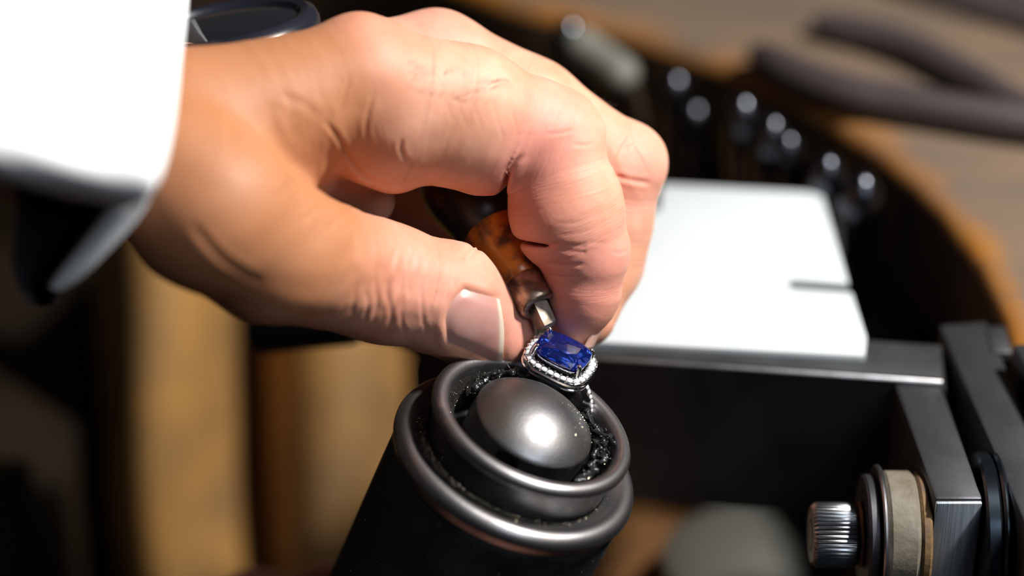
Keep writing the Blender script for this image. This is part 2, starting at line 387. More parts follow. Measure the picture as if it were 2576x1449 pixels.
# ------------------------------------------------------------------ signed-distance modelling (hands)
def prim_d(p, a, b, r1, r2, flat=None):
    ab = b-a; v = p-a
    t = np.clip((v @ ab)/max(float(ab @ ab), 1e-6), 0, 1)
    q = v - t[..., None]*ab
    if flat is not None:
        n, f = flat; q = q + ((q @ n)*(f-1))[..., None]*n
    return np.sqrt((q*q).sum(-1)) - (r1 + (r2-r1)*t)
def smin(a, b, k):
    h = np.maximum(k-np.abs(a-b), 0)/k
    return np.minimum(a, b) - h*h*k*.25
def nets(f, o, h):
    s = f < 0
    n = [np.zeros([q-1 for q in f.shape], np.int8)]; cnt = n[0]
    cor = [(i, j, k) for i in (0, 1) for j in (0, 1) for k in (0, 1)]
    X, Y, Z = f.shape
    for i, j, k in cor: cnt += s[i:X-1+i, j:Y-1+j, k:Z-1+k]
    act = (cnt > 0) & (cnt < 8); idx = np.argwhere(act)
    idm = np.full(act.shape, -1, np.int32); idm[act] = np.arange(len(idx))
    vals = [f[idx[:, 0]+i, idx[:, 1]+j, idx[:, 2]+k] for i, j, k in cor]
    acc = np.zeros((len(idx), 3)); num = np.zeros(len(idx))
    for a in range(8):
        for b in range(a+1, 8):
            ca, cb = np.array(cor[a]), np.array(cor[b])
            if np.abs(ca-cb).sum() != 1: continue
            m = (vals[a] < 0) != (vals[b] < 0)
            t = vals[a][m]/(vals[a][m]-vals[b][m])
            acc[m] += ca + t[:, None]*(cb-ca); num[m] += 1
    V = o + h*(idx + acc/num[:, None])
    Q = []
    for ax in range(3):
        sl = [slice(None)]*3; sl2 = [slice(None)]*3; sl[ax] = slice(0, -1); sl2[ax] = slice(1, None)
        s0, s1 = s[tuple(sl)], s[tuple(sl2)]
        e = np.argwhere(s0 != s1); u, v = [(1, 2), (2, 0), (0, 1)][ax]
        ok = (e[:, u] > 0) & (e[:, v] > 0) & (e[:, u] < f.shape[u]-1) & (e[:, v] < f.shape[v]-1); e = e[ok]
        def cid(du, dv):
            c = e.copy(); c[:, u] += du; c[:, v] += dv; return idm[c[:, 0], c[:, 1], c[:, 2]]
        q = np.stack([cid(-1, -1), cid(0, -1), cid(0, 0), cid(-1, 0)], 1)
        fl = ~s0[e[:, 0], e[:, 1], e[:, 2]]
        q[fl] = q[fl][:, ::-1]; Q.append(q)
    return V, np.concatenate(Q)
def bake(groups, h, pad=3.0, cuts=()):
    """groups: list of (k_join, [ (a,b,r1,r2,k,flat) ... ]) -> mesh"""
    lo = np.min([np.minimum(p[0]-p[2], p[1]-p[3]) for _, g in groups for p in g], axis=0) - pad
    hi = np.max([np.maximum(p[0]+p[2], p[1]+p[3]) for _, g in groups for p in g], axis=0) + pad
    n = np.ceil((hi-lo)/h).astype(int)+1
    ax = [lo[i]+h*np.arange(n[i]) for i in range(3)]
    tot = np.full(n, 50., np.float32)
    for kj, g in groups:
        fg = np.full(n, 50., np.float32)
        for a, b, r1, r2, k, fl in g:
            m = 5.0 + k; rr = max(r1, r2)*(1.0 if fl is None else max(1, 1/fl[1])) + m
            l = np.minimum(a, b)-rr; u = np.maximum(a, b)+rr
            i0 = np.clip(((l-lo)/h).astype(int), 0, n-1); i1 = np.clip(((u-lo)/h).astype(int)+2, 1, n)
            gx, gy, gz = np.meshgrid(*[ax[i][i0[i]:i1[i]].astype(np.float32) for i in range(3)], indexing='ij')
            d = prim_d(np.stack([gx, gy, gz], -1), a.astype(np.float32), b.astype(np.float32), r1, r2, None if fl is None else (fl[0].astype(np.float32), fl[1])).astype(np.float32)
            s = tuple(slice(i0[i], i1[i]) for i in range(3)); fg[s] = smin(fg[s], d, k)
        tot = smin(tot, fg, kj)
    for c, r, nv, f, k in cuts:
        l = c-r-4; u = c+r+4
        i0 = np.clip(((l-lo)/h).astype(int), 0, n-1); i1 = np.clip(((u-lo)/h).astype(int)+2, 1, n)
        g = np.stack(np.meshgrid(*[ax[i][i0[i]:i1[i]] for i in range(3)], indexing='ij'), -1) - c
        g = g + ((g @ nv)*(f-1))[..., None]*nv
        sg = g + ((g @ nv)*(f-1))[..., None]*nv; ln = np.sqrt((g*g).sum(-1))
        d = ((ln-r)*ln/np.maximum(np.sqrt((sg*sg).sum(-1)), 1e-6)).astype(np.float32); s = tuple(slice(i0[i], i1[i]) for i in range(3))
        tot[s] = -smin(-tot[s], d, k)
    return nets(tot, lo, h)
def eval_groups(pts, groups):
    tot = np.full(len(pts), 50.)
    for kj, g in groups:
        fg = np.full(len(pts), 50.)
        for a, b, r1, r2, k, fl in g: fg = smin(fg, prim_d(pts, a, b, r1, r2, fl), k)
        tot = smin(tot, fg, kj)
    return tot

def seg(p, q, k=2.5, flat=None): return (C(*p[:3]), C(*q[:3]), p[3], q[3], k, flat)
VX = np.array([0, 0, 1.])
# joints: (px, py, depth mm, radius mm)
W1, W0 = (430, 350, -27, 15.2), (60, 280, -30, 17.0)
IM, IP, ID, IT = (905, 203, -16, 11.3), (1380, 350, 0, 9.9), (1470, 622, 2, 8.3), (1458, 772, 6, 5.7)
MM_, MP, MD, MT = (1100, 158, 12, 10.3), (1556, 420, 16, 8.9), (1515, 660, 19, 7.9), (1478, 800, 15, 5.6)
palm = [seg(W0, W1, 4), seg((60, 270, -8, 17), (430, 345, -6, 15.5), 8),
        seg(W1, IM, 6), seg((430, 335, -6, 15.5), MM_, 8),
        seg((430, 350, 12, 13), (1040, 260, 32, 10), 8),
        seg((480, 430, -20, 15), (830, 330, 4, 12), 8),
        seg((450, 470, 5, 14), (800, 460, 24, 11), 8)]
web = [seg((520, 415, -28, 11.5), (780, 310, -5, 9.5), 6), seg((560, 460, -20, 9), (720, 410, -2, 9), 6)]
thumb = [seg((440, 440, -40, 13.5), (520, 520, -40, 14.0), 6), seg((520, 520, -40, 14.0), (675, 625, -27, 12.9), 5),
         seg((675, 625, -27, 12.9), (957, 708, -8, 11.1), 4), seg((957, 708, -8, 11.1), (1125, 752, -1, 10.7), 3),
         seg((1125, 752, -1, 10.7), (1247, 834, 8, 7.3), 3), seg((1170, 815, 5, 8), (1262, 850, 9, 6.2), 3)]
index = [seg(IM, (1170, 272, -8, 11.6), 4), seg((1170, 272, -8, 11.6), IP, 3), seg((985, 310, -13, 10.2), (1180, 345, -5, 9.6), 5), seg((1150, 325, -7, 10.4), (1240, 360, -4, 9.2), 3),
         seg((925, 380, -12, 6.4), (985, 405, -9, 6.2), 4), seg((905, 136, -14, 6.8), (925, 141, -13, 6.6), 5), seg((1375, 555, 1, 6.0), (1388, 585, 1, 5.6), 2.5), seg((1215, 415, -3, 5.2), (1250, 425, -2, 4.6), 3), seg((1355, 330, -1, 9.4), (1400, 345, 0, 9.2), 3),
         seg((1392, 395, 0, 9.8), (1432, 530, 1, 10.0), 1.6), seg((1385, 430, 0, 8.5), (1412, 560, 1, 8.4), 3), seg((1432, 530, 1, 10.0), ID, 4),
         seg((1482, 628, 2, 7.6), (1500, 640, 2, 6.0), 3),
         seg((1468, 660, 3, 7.9), (1466, 730, 5, 7.0), 1.4), seg((1466, 730, 5, 7.0), IT, 3), seg(IT, (1443, 826, 7, 3.5), 3)]
middle = [seg(MM_, (1330, 275, 14, 9.9), 4), seg((1330, 275, 14, 9.9), MP, 3), seg(MP, (1590, 400, 16, 6.6), 3), seg((1556, 430, 16, 8.7), (1530, 560, 18, 8.4), 2), seg((1530, 560, 18, 8.4), MD, 3), seg(MD, MT, 3)]
ring_f = [seg((1040, 260, 32, 10), (1390, 430, 46, 8.8), 4), seg((1390, 430, 46, 8.8), (1200, 590, 46, 7.8), 2), seg((1200, 590, 46, 7.8), (1010, 520, 42, 6.8), 3)]
little = [seg((1000, 330, 50, 9), (1260, 490, 60, 7.8), 4), seg((1260, 490, 60, 7.8), (1100, 620, 58, 7.0), 2), seg((1100, 620, 58, 7.0), (960, 540, 50, 6.2), 3)]
fold = [seg((790, 300, -8, 8), (860, 420, 0, 6.4), 5), seg((860, 420, 0, 6.4), (935, 505, 7, 4.6), 4)]
HAND = [(6, palm), (6, web), (3.2, thumb), (3.0, index), (2.2, middle), (2, ring_f), (2, little), (1.6, fold)]

def poly_dist(q, pts):
    """2-D distance of points q to a polyline, and the fraction along it"""
    best = np.full(len(q), 1e9); fr = np.zeros(len(q)); n = len(pts)-1
    for i in range(n):
        a, b = pts[i], pts[i+1]; ab = b-a; t = np.clip(((q-a) @ ab)/(ab @ ab), 0, 1)
        d = np.linalg.norm(q-a-t[:, None]*ab, axis=1); m = d < best; best[m] = d[m]; fr[m] = (i+t[m])/n
    return best, fr
def to_px(V):
    s = F/(D - V[:, 2]); return np.stack([1288 + V[:, 0]*s, 724.5 - V[:, 1]*s], 1)
def vnormals(V, Q):
    n = np.cross(V[Q[:, 2]]-V[Q[:, 0]], V[Q[:, 3]]-V[Q[:, 1]]); N = np.zeros_like(V)
    for i in range(4): np.add.at(N, Q[:, i], n)
    return N/np.maximum(np.linalg.norm(N, axis=1), 1e-9)[:, None]
# skin creases seen on the camera side: (depth mm, half width px, points)
CREASE = [
 (0.3, 6, [(1248, 515), (1268, 470), (1276, 440), (1296, 408), (1318, 388)]),
 (0.08, 6, [(1330, 606), (1368, 618), (1400, 614), (1432, 622)]), (0.06, 5, [(1432, 622), (1480, 612), (1530, 612)]),
 (0.45, 6, [(812, 300), (850, 345), (880, 400), (920, 445), (985, 470)]),
 (0.25, 5, [(945, 225), (925, 290), (922, 340), (935, 385)]), (0.22, 4, [(880, 190), (868, 240), (850, 300)]),
 (0.3, 5, [(1012, 350), (1008, 375), (1025, 410)]),
 (0.12, 4, [(1370, 338), (1410, 335), (1445, 325)]), (0.12, 4, [(1440, 362), (1470, 366), (1494, 360)]), (0.05, 4, [(1340, 240), (1330, 290), (1325, 320)]),
 (0.07, 3.5, [(1282, 245), (1290, 290), (1302, 335)]), (0.07, 3.5, [(1235, 245), (1250, 300), (1268, 350)]), (0.06, 3.5, [(1120, 245), (1130, 280), (1140, 310)]),
 (0.06, 3.5, [(1185, 255), (1200, 290), (1215, 330)]), (0.06, 3.5, [(1150, 250), (1162, 290), (1175, 320)]),
 (0.06, 4, [(1395, 560), (1450, 560), (1505, 535)]), (0.05, 3.5, [(1400, 590), (1450, 588), (1520, 570)]), (0.1, 4, [(1540, 632), (1560, 638), (1578, 630)]),
 (0.2, 5, [(1370, 660), (1420, 668), (1470, 664)]), (0.15, 4, [(1372, 690), (1420, 698), (1460, 695)]),
 (0.19, 6, [(1008, 595), (985, 660), (975, 730), (985, 800), (968, 840)]), (0.17, 5, [(960, 645), (945, 700), (950, 770), (930, 820)]),
 (0.17, 5, [(1045, 630), (1030, 690), (1028, 750)]), (0.14, 5, [(1070, 640), (1060, 700), (1062, 780), (1075, 850)]), (0.17, 5, [(920, 730), (925, 770), (915, 820)]),
 (0.11, 5, [(1015, 740), (1010, 800), (1025, 860)]), (0.11, 5, [(900, 700), (890, 750), (885, 800)]),
 (0.2, 6, [(700, 500), (715, 480), (745, 455)]), (0.2, 6, [(760, 560), (790, 530), (815, 515)]), (0.18, 6, [(820, 580), (850, 550), (870, 545)]),
 (0.12, 14, [(690, 250), (680, 300), (700, 350)]), (0.12, 12, [(735, 240), (730, 300), (745, 360)]), (0.12, 14, [(600, 280), (585, 330), (590, 390)]),
 (0.3, 6, [(1545, 440), (1580, 452), (1640, 462)]), (0.15, 5, [(1560, 380), (1610, 360), (1650, 365)]),
 (0.12, 10, [(700, 236), (760, 260), (810, 300)]), (0.3, 9, [(480, 560), (560, 650), (660, 710)]),
]
RED = [((1400, 300, -9), 9, .55), ((1300, 420, -8), 9, .8), ((1400, 610, -7), 10, .7), ((1440, 800, 2), 9, .7), ((1600, 440, 8), 9, .75), ((1300, 880, 0), 9, .6),
       ((960, 740, -18), 12, .55), ((905, 90, -26), 14, .5), ((1110, 60, 4), 14, .55), ((1560, 640, -3), 7, .5), ((880, 400, -20), 14, .4), ((1460, 720, -2), 9, .5), ((1180, 760, -12), 14, .35), ((1330, 370, -10), 8, .4)]
TAN_SHADE = [((460, 330, -44), 26, 1.0), ((440, 200, -36), 20, .8), ((620, 300, -38), 22, .9), ((560, 170, -40), 18, .7), ((700, 440, -28), 16, .6), ((640, 600, -42), 26, .5), ((820, 640, -30), 18, .3), ((740, 200, -30), 14, .5)]  # tanned areas, also darkened to stand in for grazing light
# nail of the thumb, drawn on the thumb surface
NL = [(1166, 724), (1256, 749), (1262, 917), (1128, 862)]
def nail_px(s, t):
    a = np.array(NL[0])*(1-s)+np.array(NL[1])*s; b = np.array(NL[3])*(1-s)+np.array(NL[2])*s
    q = a*(1-t)+b*t
    q = q + np.array([-26, -6])*(1-s)*math.sin(math.pi*t) + np.array([9, 2])*s*math.sin(math.pi*t)
    return q
def surf_at(px, py, groups, d0=-30, d1=25):
    lo = d0
    ds = np.linspace(d0, d1, 120); pts = np.array([C(px, py, d) for d in ds]); f = eval_groups(pts, groups)
    i = np.argmax(f < 0)
    if f[i] >= 0 or i == 0: return pts[-1]
    t = f[i-1]/(f[i-1]-f[i]); return pts[i-1]*(1-t)+pts[i]*t

def vnoise(x, y, seed=0):
    xi, yi = np.floor(x).astype(np.int64), np.floor(y).astype(np.int64); fx, fy = x-xi, y-yi
    fx, fy = fx*fx*(3-2*fx), fy*fy*(3-2*fy)
    def hsh(a, b):
        v = np.sin(a*127.1 + b*311.7 + seed*74.7)*43758.5453; return v-np.floor(v)
    return (hsh(xi, yi)*(1-fx)+hsh(xi+1, yi)*fx)*(1-fy) + (hsh(xi, yi+1)*(1-fx)+hsh(xi+1, yi+1)*fx)*fy
def make_hand():
    V, Q = bake(HAND, 0.4, cuts=[(C(1336, 611, -1), 6.0, nrm([.06, 1., .1]), 21., 1.6), (C(1256, 498, -4), 7.4, nrm([.89, -.455, .1]), 20., 1.8)])
    N = vnormals(V, Q); px = to_px(V)
    view = np.array([0, 0, D]) - V; view /= np.linalg.norm(view, axis=1)[:, None]
    face = np.clip(((N*view).sum(1)+.05)/.2, 0, 1)
    near = V[:, 2] > -24
    disp = np.zeros(len(V))
    for dep, w, pts in CREASE:
        pts = spline(pts, 4*len(pts)).astype(float)
        lo, hi = pts.min(0)-40, pts.max(0)+40
        m = ((px > lo) & (px < hi)).all(1) & near & (face > 0); d, fr = poly_dist(px[m], pts)
        e = np.clip(np.minimum(fr, 1-fr)*5, 0, 1)
        tp = (1-fr)**.8 if dep > 1 else 1.0; wt = w*(.45+.55*(1-fr)) if dep > 1 else w
        e = np.clip((1-fr)*5, 0, 1)*tp if dep > 1 else e
        disp[m] -= dep*e*(np.exp(-(d/wt)**2) - .32*np.exp(-((d-2.1*wt)/wt)**2))*face[m]
    # nail bed and fold
    ol = np.array([nail_px(0, t) for t in np.linspace(0, 1, 12)] + [nail_px(s, 1) for s in np.linspace(0, 1, 10)][1:] + [nail_px(1, t) for t in np.linspace(1, 0, 8)][1:] + [nail_px(s, 0) for s in np.linspace(1, 0, 10)][1:])
    m = (px > ol.min(0)-40).all(1) & (px < ol.max(0)+40).all(1) & near & (face > 0); ids = np.where(m)[0]
    d, fr = poly_dist(px[ids], ol)
    q = px[ids]; ins = np.zeros(len(q), bool)
    for a, b in zip(ol, np.roll(ol, -1, 0)):
        c = ((a[1] > q[:, 1]) != (b[1] > q[:, 1])); ins ^= c & (q[:, 0] < (b[0]-a[0])*(q[:, 1]-a[1])/(b[1]-a[1]+1e-9)+a[0])
    sd = np.where(ins, -d, d)
    free = np.clip((px[ids, 0]-1225)/25, 0, 1)
    disp[ids] += (1-free)*0.32*np.exp(-((sd-14)/12)**2) - 0.42*(sd < 4)*np.clip((4-sd)/10, 0, 1) - free*.3*np.exp(-((sd-2)/9)**2)
    # gentle unevenness of flesh
    ph = V*0.35; disp += .16*np.sin(ph[:, 0]+1.3*np.sin(ph[:, 1]*.9))*np.sin(ph[:, 1]*1.1+ph[:, 2]) * .6
    # distance along the nearest finger bone, for the skin lines that run across it
    ax = np.zeros(len(V)); best = np.full(len(V), 1e9)
    for grp in (thumb[:5], index[:2]+[index[9], index[11]]+index[13:15], middle, palm[2:3]):
        run = 0
        for a, b, r1, r2, k, fl in grp:
            ab = b-a; L = np.linalg.norm(ab); t = np.clip(((V-a) @ ab)/(L*L), 0, 1)
            dd = np.linalg.norm(V-a-t[:, None]*ab, axis=1)-r1; mm = dd < best; best[mm] = dd[mm]; ax[mm] = run + t[mm]*L; run += L
    # knuckle and joint wrinkles: broken lines across the finger
    side = (px @ np.array([.3, -1.]))/13
    for c, r, amp, fq in (((960, 720, -20), 15, .30, .62), ((1060, 720, -14), 14, .16, .8), ((1400, 290, -9), 9, .08, .8), ((1470, 600, -7), 12, .05, 1.1), ((1250, 330, -14), 20, .05, 1.0), ((740, 330, -20), 20, .12, .6), ((1600, 370, 7), 12, .12, .7)):
        g = np.exp(-((V-C(*c))**2).sum(1)/r**2)
        nz = vnoise(ax*fq, side*.16+ax*.1, 1) + .5*vnoise(ax*fq*2.1, side*.3, 2) + .35*vnoise(side*.5, ax*.3, 3)
        disp += amp*g*(nz-.92)*1.5
    V2 = V + N*disp[:, None]
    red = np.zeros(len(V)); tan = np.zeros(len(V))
    for arr, src in ((red, RED), (tan, TAN_SHADE)):
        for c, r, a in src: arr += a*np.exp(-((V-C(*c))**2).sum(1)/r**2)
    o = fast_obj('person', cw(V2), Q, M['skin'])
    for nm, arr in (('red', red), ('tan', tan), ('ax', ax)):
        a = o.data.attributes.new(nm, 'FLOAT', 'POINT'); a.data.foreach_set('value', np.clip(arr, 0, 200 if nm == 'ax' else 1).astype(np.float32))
    return o
person = make_hand()
tag(person, 'person in a white shirt sleeve, bare left hand pinching a graver against the ring', 'person')
def thumbnail():
    m, n = 22, 26; G = np.zeros((n, m, 3))
    for j in range(n):
        for i in range(m):
            s, t = i/(m-1), j/(n-1); q = nail_px(s, .015+.97*t)
            p = surf_at(q[0], q[1], HAND[2:3]); edge = min(t, 1-t)*6; e2 = min(1, s*5)
            lift = -.33 + .5*min(1, edge)*min(1, .2+e2) + .25*max(0, s-.6)
            G[j, i] = p + np.array([0.1, 0.25, 1.0])*lift
    o = obj('fingernail', grid_sheet(cw(G[::-1]), 0.45), M['nail'], person, sharp=60)
    fr = np.tile(np.array([np.clip((i/(m-1)-.90)/.04, 0, 1) for i in range(m)]), n); fr = np.concatenate([fr, fr])
    a = o.data.attributes.new('free', 'FLOAT', 'POINT'); a.data.foreach_set('value', fr.astype(np.float32))
    o['label'] = 'short thumbnail with a pale free edge'
thumbnail()
# nail of the index finger: plate on the far side of the tip, its free end just showing
def index_nail():
    G = np.zeros((9, 9, 3)); cols = np.linspace(-1, 1, 9)
    ctr = spline([C(1552, 725, 6), C(1536, 775, 7), C(1516, 825, 8), C(1493, 872, 8)], 9)
    for j, c in enumerate(ctr):
        for i, u in enumerate(cols):
            G[j, i] = c + np.array([-.9*u*u*1.6 - .15*u, -.2*u*u, 4.2*u])
    o = obj('fingernail', grid_sheet(cw(G), 0.5), M['nail'], person, sharp=60)
    a = o.data.attributes.new('free', 'FLOAT', 'POINT'); a.data.foreach_set('value', np.zeros(len(o.data.vertices), np.float32)+.25)
index_nail()
# fine hairs on the back of the index finger and along the middle finger
def hairs():
    parts = []
    def hair(px, py, dx, dy, curl, grp, r=.035):
        a = surf_at(px, py, grp); L = math.hypot(dx, dy)/13
        pts = []
        for t in np.linspace(0, 1, 7):
            b = surf_at(px+dx*t, py+dy*t - curl*math.sin(math.pi*t), grp)
            pts.append(b + np.array([0, .25, .9])*(0.15+.5*math.sin(math.pi*t*.8)))
        parts.append(tube(cw(np.array(pts)), np.linspace(r, r*.45, 7), 4))
    for k in range(46):
        px = random.uniform(1010, 1250); py = 180+(px-1010)*.2+random.uniform(-28, 45)
        hair(px, py, random.uniform(18, 62), random.uniform(-16, 12), random.uniform(0, 14), HAND[3:4], random.uniform(.018, .034))
    hair(1165, 240, 62, -18, 4, HAND[3:4], .05); hair(1140, 248, 38, 8, 6, HAND[3:4], .05); hair(1242, 222, 34, -8, 4, HAND[3:4], .04)
    for k in range(24):
        t = random.random(); px = 1370+t*190; py = 178+t*118
        a = C(px-6, py+14, 14); b = a + np.array([random.uniform(1, 4), random.uniform(.6, 1.6), random.uniform(-1, 1)])
        parts.append(tube(cw(np.array([a, (a+b)/2+np.array([0, .3, 0]), b])), [.05, .04, .02], 4))
    o = obj('hair', join(*parts), M['hair'], person, sharp=0); o['kind'] = 'stuff'
hairs()

# ------------------------------------------------------------------ sleeve and cuff
def sleeve():
    ring = [(476, -70, -22), (466, 40, -38), (450, 160, -53), (434, 290, -66), (414, 390, -73), (392, 452, -76), (358, 490, -73), (315, 506, -62), (285, 490, -35),
            (300, 430, 10), (360, 330, 34), (420, 200, 40), (460, 60, 34), (476, -60, 0)]
    ring = spline(ring+ring[:1], 64)[:-1]
    rows = []
    for k, t in enumerate(np.linspace(0, 1, 26)):
        row = []
        for i, q in enumerate(ring):
            w = 7*math.sin(i*.42+t*7)*t + 4*math.sin(i*.9+2+t*11)*t
            row.append(C(q[0]-560*t, q[1]-120*t + w, q[2]-18*t - w*.25))
        rows.append(row)
    G = np.array(rows); G = np.concatenate([G, G[:, :1]], 1)
    inner = G[0] + np.array([-.0, 0, 0])
    o = obj('sleeve', grid_sheet(cw(G), 1.2), M['cloth'], person, sharp=0)
    o['label'] = 'white shirt sleeve'
    # stitched button hole near the top edge
    a = C(395, -6, -66.5); 
    obj('buttonhole', tube(cw(spline([C(385, -25, -30), C(393, 5, -34), C(402, 28, -38)], 8)), [.3, .8, 1., 1., 1., 1., .8, .3], 8), M['lining'], person)
    # unbuttoned cuff tongue hanging below
    rows = []
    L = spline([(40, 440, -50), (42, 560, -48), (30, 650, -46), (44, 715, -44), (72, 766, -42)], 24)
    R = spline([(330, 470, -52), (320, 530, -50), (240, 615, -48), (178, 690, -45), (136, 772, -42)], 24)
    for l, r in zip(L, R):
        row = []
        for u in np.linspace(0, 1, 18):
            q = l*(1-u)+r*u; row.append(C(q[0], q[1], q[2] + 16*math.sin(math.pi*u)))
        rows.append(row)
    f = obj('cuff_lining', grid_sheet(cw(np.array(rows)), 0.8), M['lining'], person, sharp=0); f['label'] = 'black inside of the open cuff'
    band = []
    A = spline([(392, 468, -58), (352, 545, -55), (272, 635, -52), (200, 705, -49), (150, 735, -46)], 20)
    B = spline([(300, 470, -52), (270, 520, -51), (205, 605, -49), (150, 675, -47), (118, 720, -45)], 20)
    for l, r in zip(A, B): band.append([C(*(l*(1-u)+r*u) + np.array([0, 0, -2*math.sin(math.pi*u)])) for u in np.linspace(0, 1, 8)])
    h = obj('cuff_hem', grid_sheet(cw(np.array(band)), 1.2), M['cloth'], person, sharp=0); h['label'] = 'white hem of the open cuff, in shade'
sleeve()

# ------------------------------------------------------------------ wristwatch
def watch():
    c = P(570, 92, 4); up = cw(np.array([-.15, .93, .33])); up = nrm(up)
    w = empty('wristwatch', c - up*6, 'black wristwatch with a glossy round glass, half under the white sleeve', 'watch')
    obj('case', lathe([(.01, -6), (15, -6), (17.5, -5), (18.6, -2), (18.6, 1), (18, 2.6), (16.6, 3.4), (15.2, 3.0), (14.6, 2.0)], c, up, 72, cap=False), M['case'], w)
    obj('crystal', lathe([(14.9, 1.6), (14.6, 2.2), (12, 2.75), (8, 3.1), (4, 3.3), (.01, 3.35)], c, up, 64, cap=False), M['glass'], w)
    a, b, _ = frame(up, cw(np.array([0, 0, 1.])))
    obj('crown', lathe([(1.6, 0), (2.0, .4), (2.0, 2.6), (1.4, 3)], c + cw(np.array([18.3, 0, 1.])) - up, cw(np.array([1., 0.1, 0.])), 24), M['case'], w)
    for s in (-1, 1):
        dr = cw(np.array([0.0, 0.0, 1.0]))*s; dr = nrm(dr - (dr @ up)*up); sd = np.cross(up, dr)
        rows = []
        for t in np.linspace(0, 1, 14):
            base = c + dr*(16+7*math.sin(t*1.5)) - up*(2 + 16*t*t)
            rows.append([base + sd*u*9 for u in np.linspace(-1, 1, 6)])
        obj('strap', grid_sheet(np.array(rows), 2.2), M['case'], w, sharp=60)
watch()

# ------------------------------------------------------------------ ring holder (steel cup on a black grip)
U = nrm(np.array([.357, .774, .525])); Mx = nrm(np.array([.906, -.423, 0.])); Nx = np.cross(Mx, U)
Uw, Mw, Nw = cw(U), cw(Mx), cw(Nx)
C0 = P(1342, 1060, -9)
def dev(a, r, h): return C0 + r*(math.cos(a)*Mw + math.sin(a)*Nw) + h*Uw      # angle from the right, counted toward the viewer
holder = empty('ring_holder', C0 - Uw*210, 'round black steel ring holder with a domed ball in its cup, clamping the sapphire ring', 'ring holder')
def arc(cx, cy, r, a0, a1, n): return [(cx+r*math.cos(t), cy+r*math.sin(t)) for t in np.linspace(math.radians(a0), math.radians(a1), n)]
groove = []
for h in np.arange(-14.6, -210, -0.5): groove += [(23.55, h), (23.42, h-.25)]
obj('grip', lathe([(22.2, -12.6), (23.0, -13.0)] + groove + [(22, -210)], C0, Uw, 128), M['black_steel'], holder, sharp=0)
obj('collar', lathe([(20.2, -13.0), (23.6, -12.8)] + arc(22.2, -10.2, 2.35, -50, 110, 16) + [(20.6, -8.3), (19.0, -8.5), (18.4, -8.8), (18.2, -11.4)], C0, Uw, 128, cap=False), M['worn_steel'], holder, sharp=55)
obj('neck', lathe([(18.3, -12), (18.3, -3.2), (18.8, -2.2), (19.0, -1.6)], C0, Uw, 128, cap=False), M['black_steel'], holder, sharp=0)
obj('rim', lathe([(18.2, -2.6)] + arc(18.55, -.9, 1.62, -60, 165, 18) + [(16.7, -1.6), (16.5, -2.4)], C0, Uw, 128, cap=False), M['worn_steel'], holder, sharp=55)
obj('cup', lathe([(16.9, -1.2), (16.5, -2.2), (15.9, -5), (14.8, -8.5), (13.5, -9.5), (.01, -9.5)], C0, Uw, 96, cap=False), M['dome_dark'], holder, sharp=0)
# ball: dark band with a drilled hole, domed top
CB = C0 + Uw*(.3) + Mw*0.2 + Nw*0.3
Ub = nrm(Uw + Mw*.06 + Nw*.05)
band = obj('ball', lathe([(9.5, -9.5), (11.75, -8), (12.05, -4), (11.9, -.2), (11.7, .0), (11, .1), (.01, .1)], CB, Ub, 96), M['dome_dark'], holder, sharp=40)
HD, RS = 5.0, (11.8**2+25)/10
dome = [(RS*math.sin(t), HD - RS*(1-math.cos(t))) for t in np.linspace(math.asin(11.8/RS), .001, 24)]
obj('ball_dome', lathe([(11.6, -.5), (11.85, -.15)] + dome, CB, Ub, 96, cap=False), M['dome_steel'], holder, sharp=0)
hole_dir = math.cos(1.75)*Mw + math.sin(1.75)*Nw
cut = obj('cut', lathe([(2.5, -4), (2.5, 4)], CB + hole_dir*11.6 - Uw*3.4, hole_dir, 32), None)
bo = band.modifiers.new('hole', 'BOOLEAN'); bo.operation = 'DIFFERENCE'; bo.object = cut; bo.solver = 'EXACT'
bpy.context.view_layer.update()
dg = bpy.context.evaluated_depsgraph_get(); nm = bpy.data.meshes.new_from_object(band.evaluated_get(dg)); band.modifiers.clear(); band.data = nm
bpy.data.objects.remove(cut)
# tick marks filed in the rim
for k in range(5):
    a = 2.62 - k*.035; q = dev(a, 19.35, .5)
    obj('rim_notch', box(q, (.10, .45, .12), (nrm(-math.sin(a)*Mw+math.cos(a)*Nw), math.cos(a)*Mw+math.sin(a)*Nw, Uw), .04), M['black_steel'], holder)
# black thermoplastic squeezed between ball and cup
def pitch(a0, a1, r, h, th, seed, n=46, lift=0):
    rs = np.random.RandomState(seed); G = []
    for i in range(n):
        u = (i+rs.rand())/n; a = a0+(a1-a0)*u; e = math.sin(math.pi*min(max(u, .04), .96))**.5
        c = dev(a, r + .55*rs.randn(), h + lift*math.sin(math.pi*u) + .7*th*rs.randn()*e)
        v = rs.randn(3); v /= np.linalg.norm(v); tn = -math.sin(a)*Mw + math.cos(a)*Nw; v = nrm(v + 1.2*tn*rs.choice([-1, 1]))
        q = th*e*(.3+.5*rs.rand()); L = th*(.4+1.1*rs.rand())
        G.append((c-v*L, c+v*L, q, q*.35, .5, (nrm(rs.randn(3)), 1.0+1.6*rs.rand())))
    for i in range(n//2):
        a = a0+(a1-a0)*(i+.5)/(n//2); G.append((dev(a, r, h-th*.4), dev(a+(a1-a0)/n*2, r, h-th*.4), th*.7, th*.7, .6, None))
    return bake([(.5, G)], .2, 1.0)
for args in ((-2.8, -1.5, 13.6, -1.6, 1.15, 1, 60, 1.3), (-1.15, .5, 14.0, -3.0, 1.25, 2, 70, 1.2), (-.66, -.05, 15.2, -1.6, 1.05, 5, 24, .5)):
    V_, Q_ = pitch(*args); fast_obj('thermoplastic', V_, Q_, M['pitch'], holder)['label'] = 'torn black plastic packing'
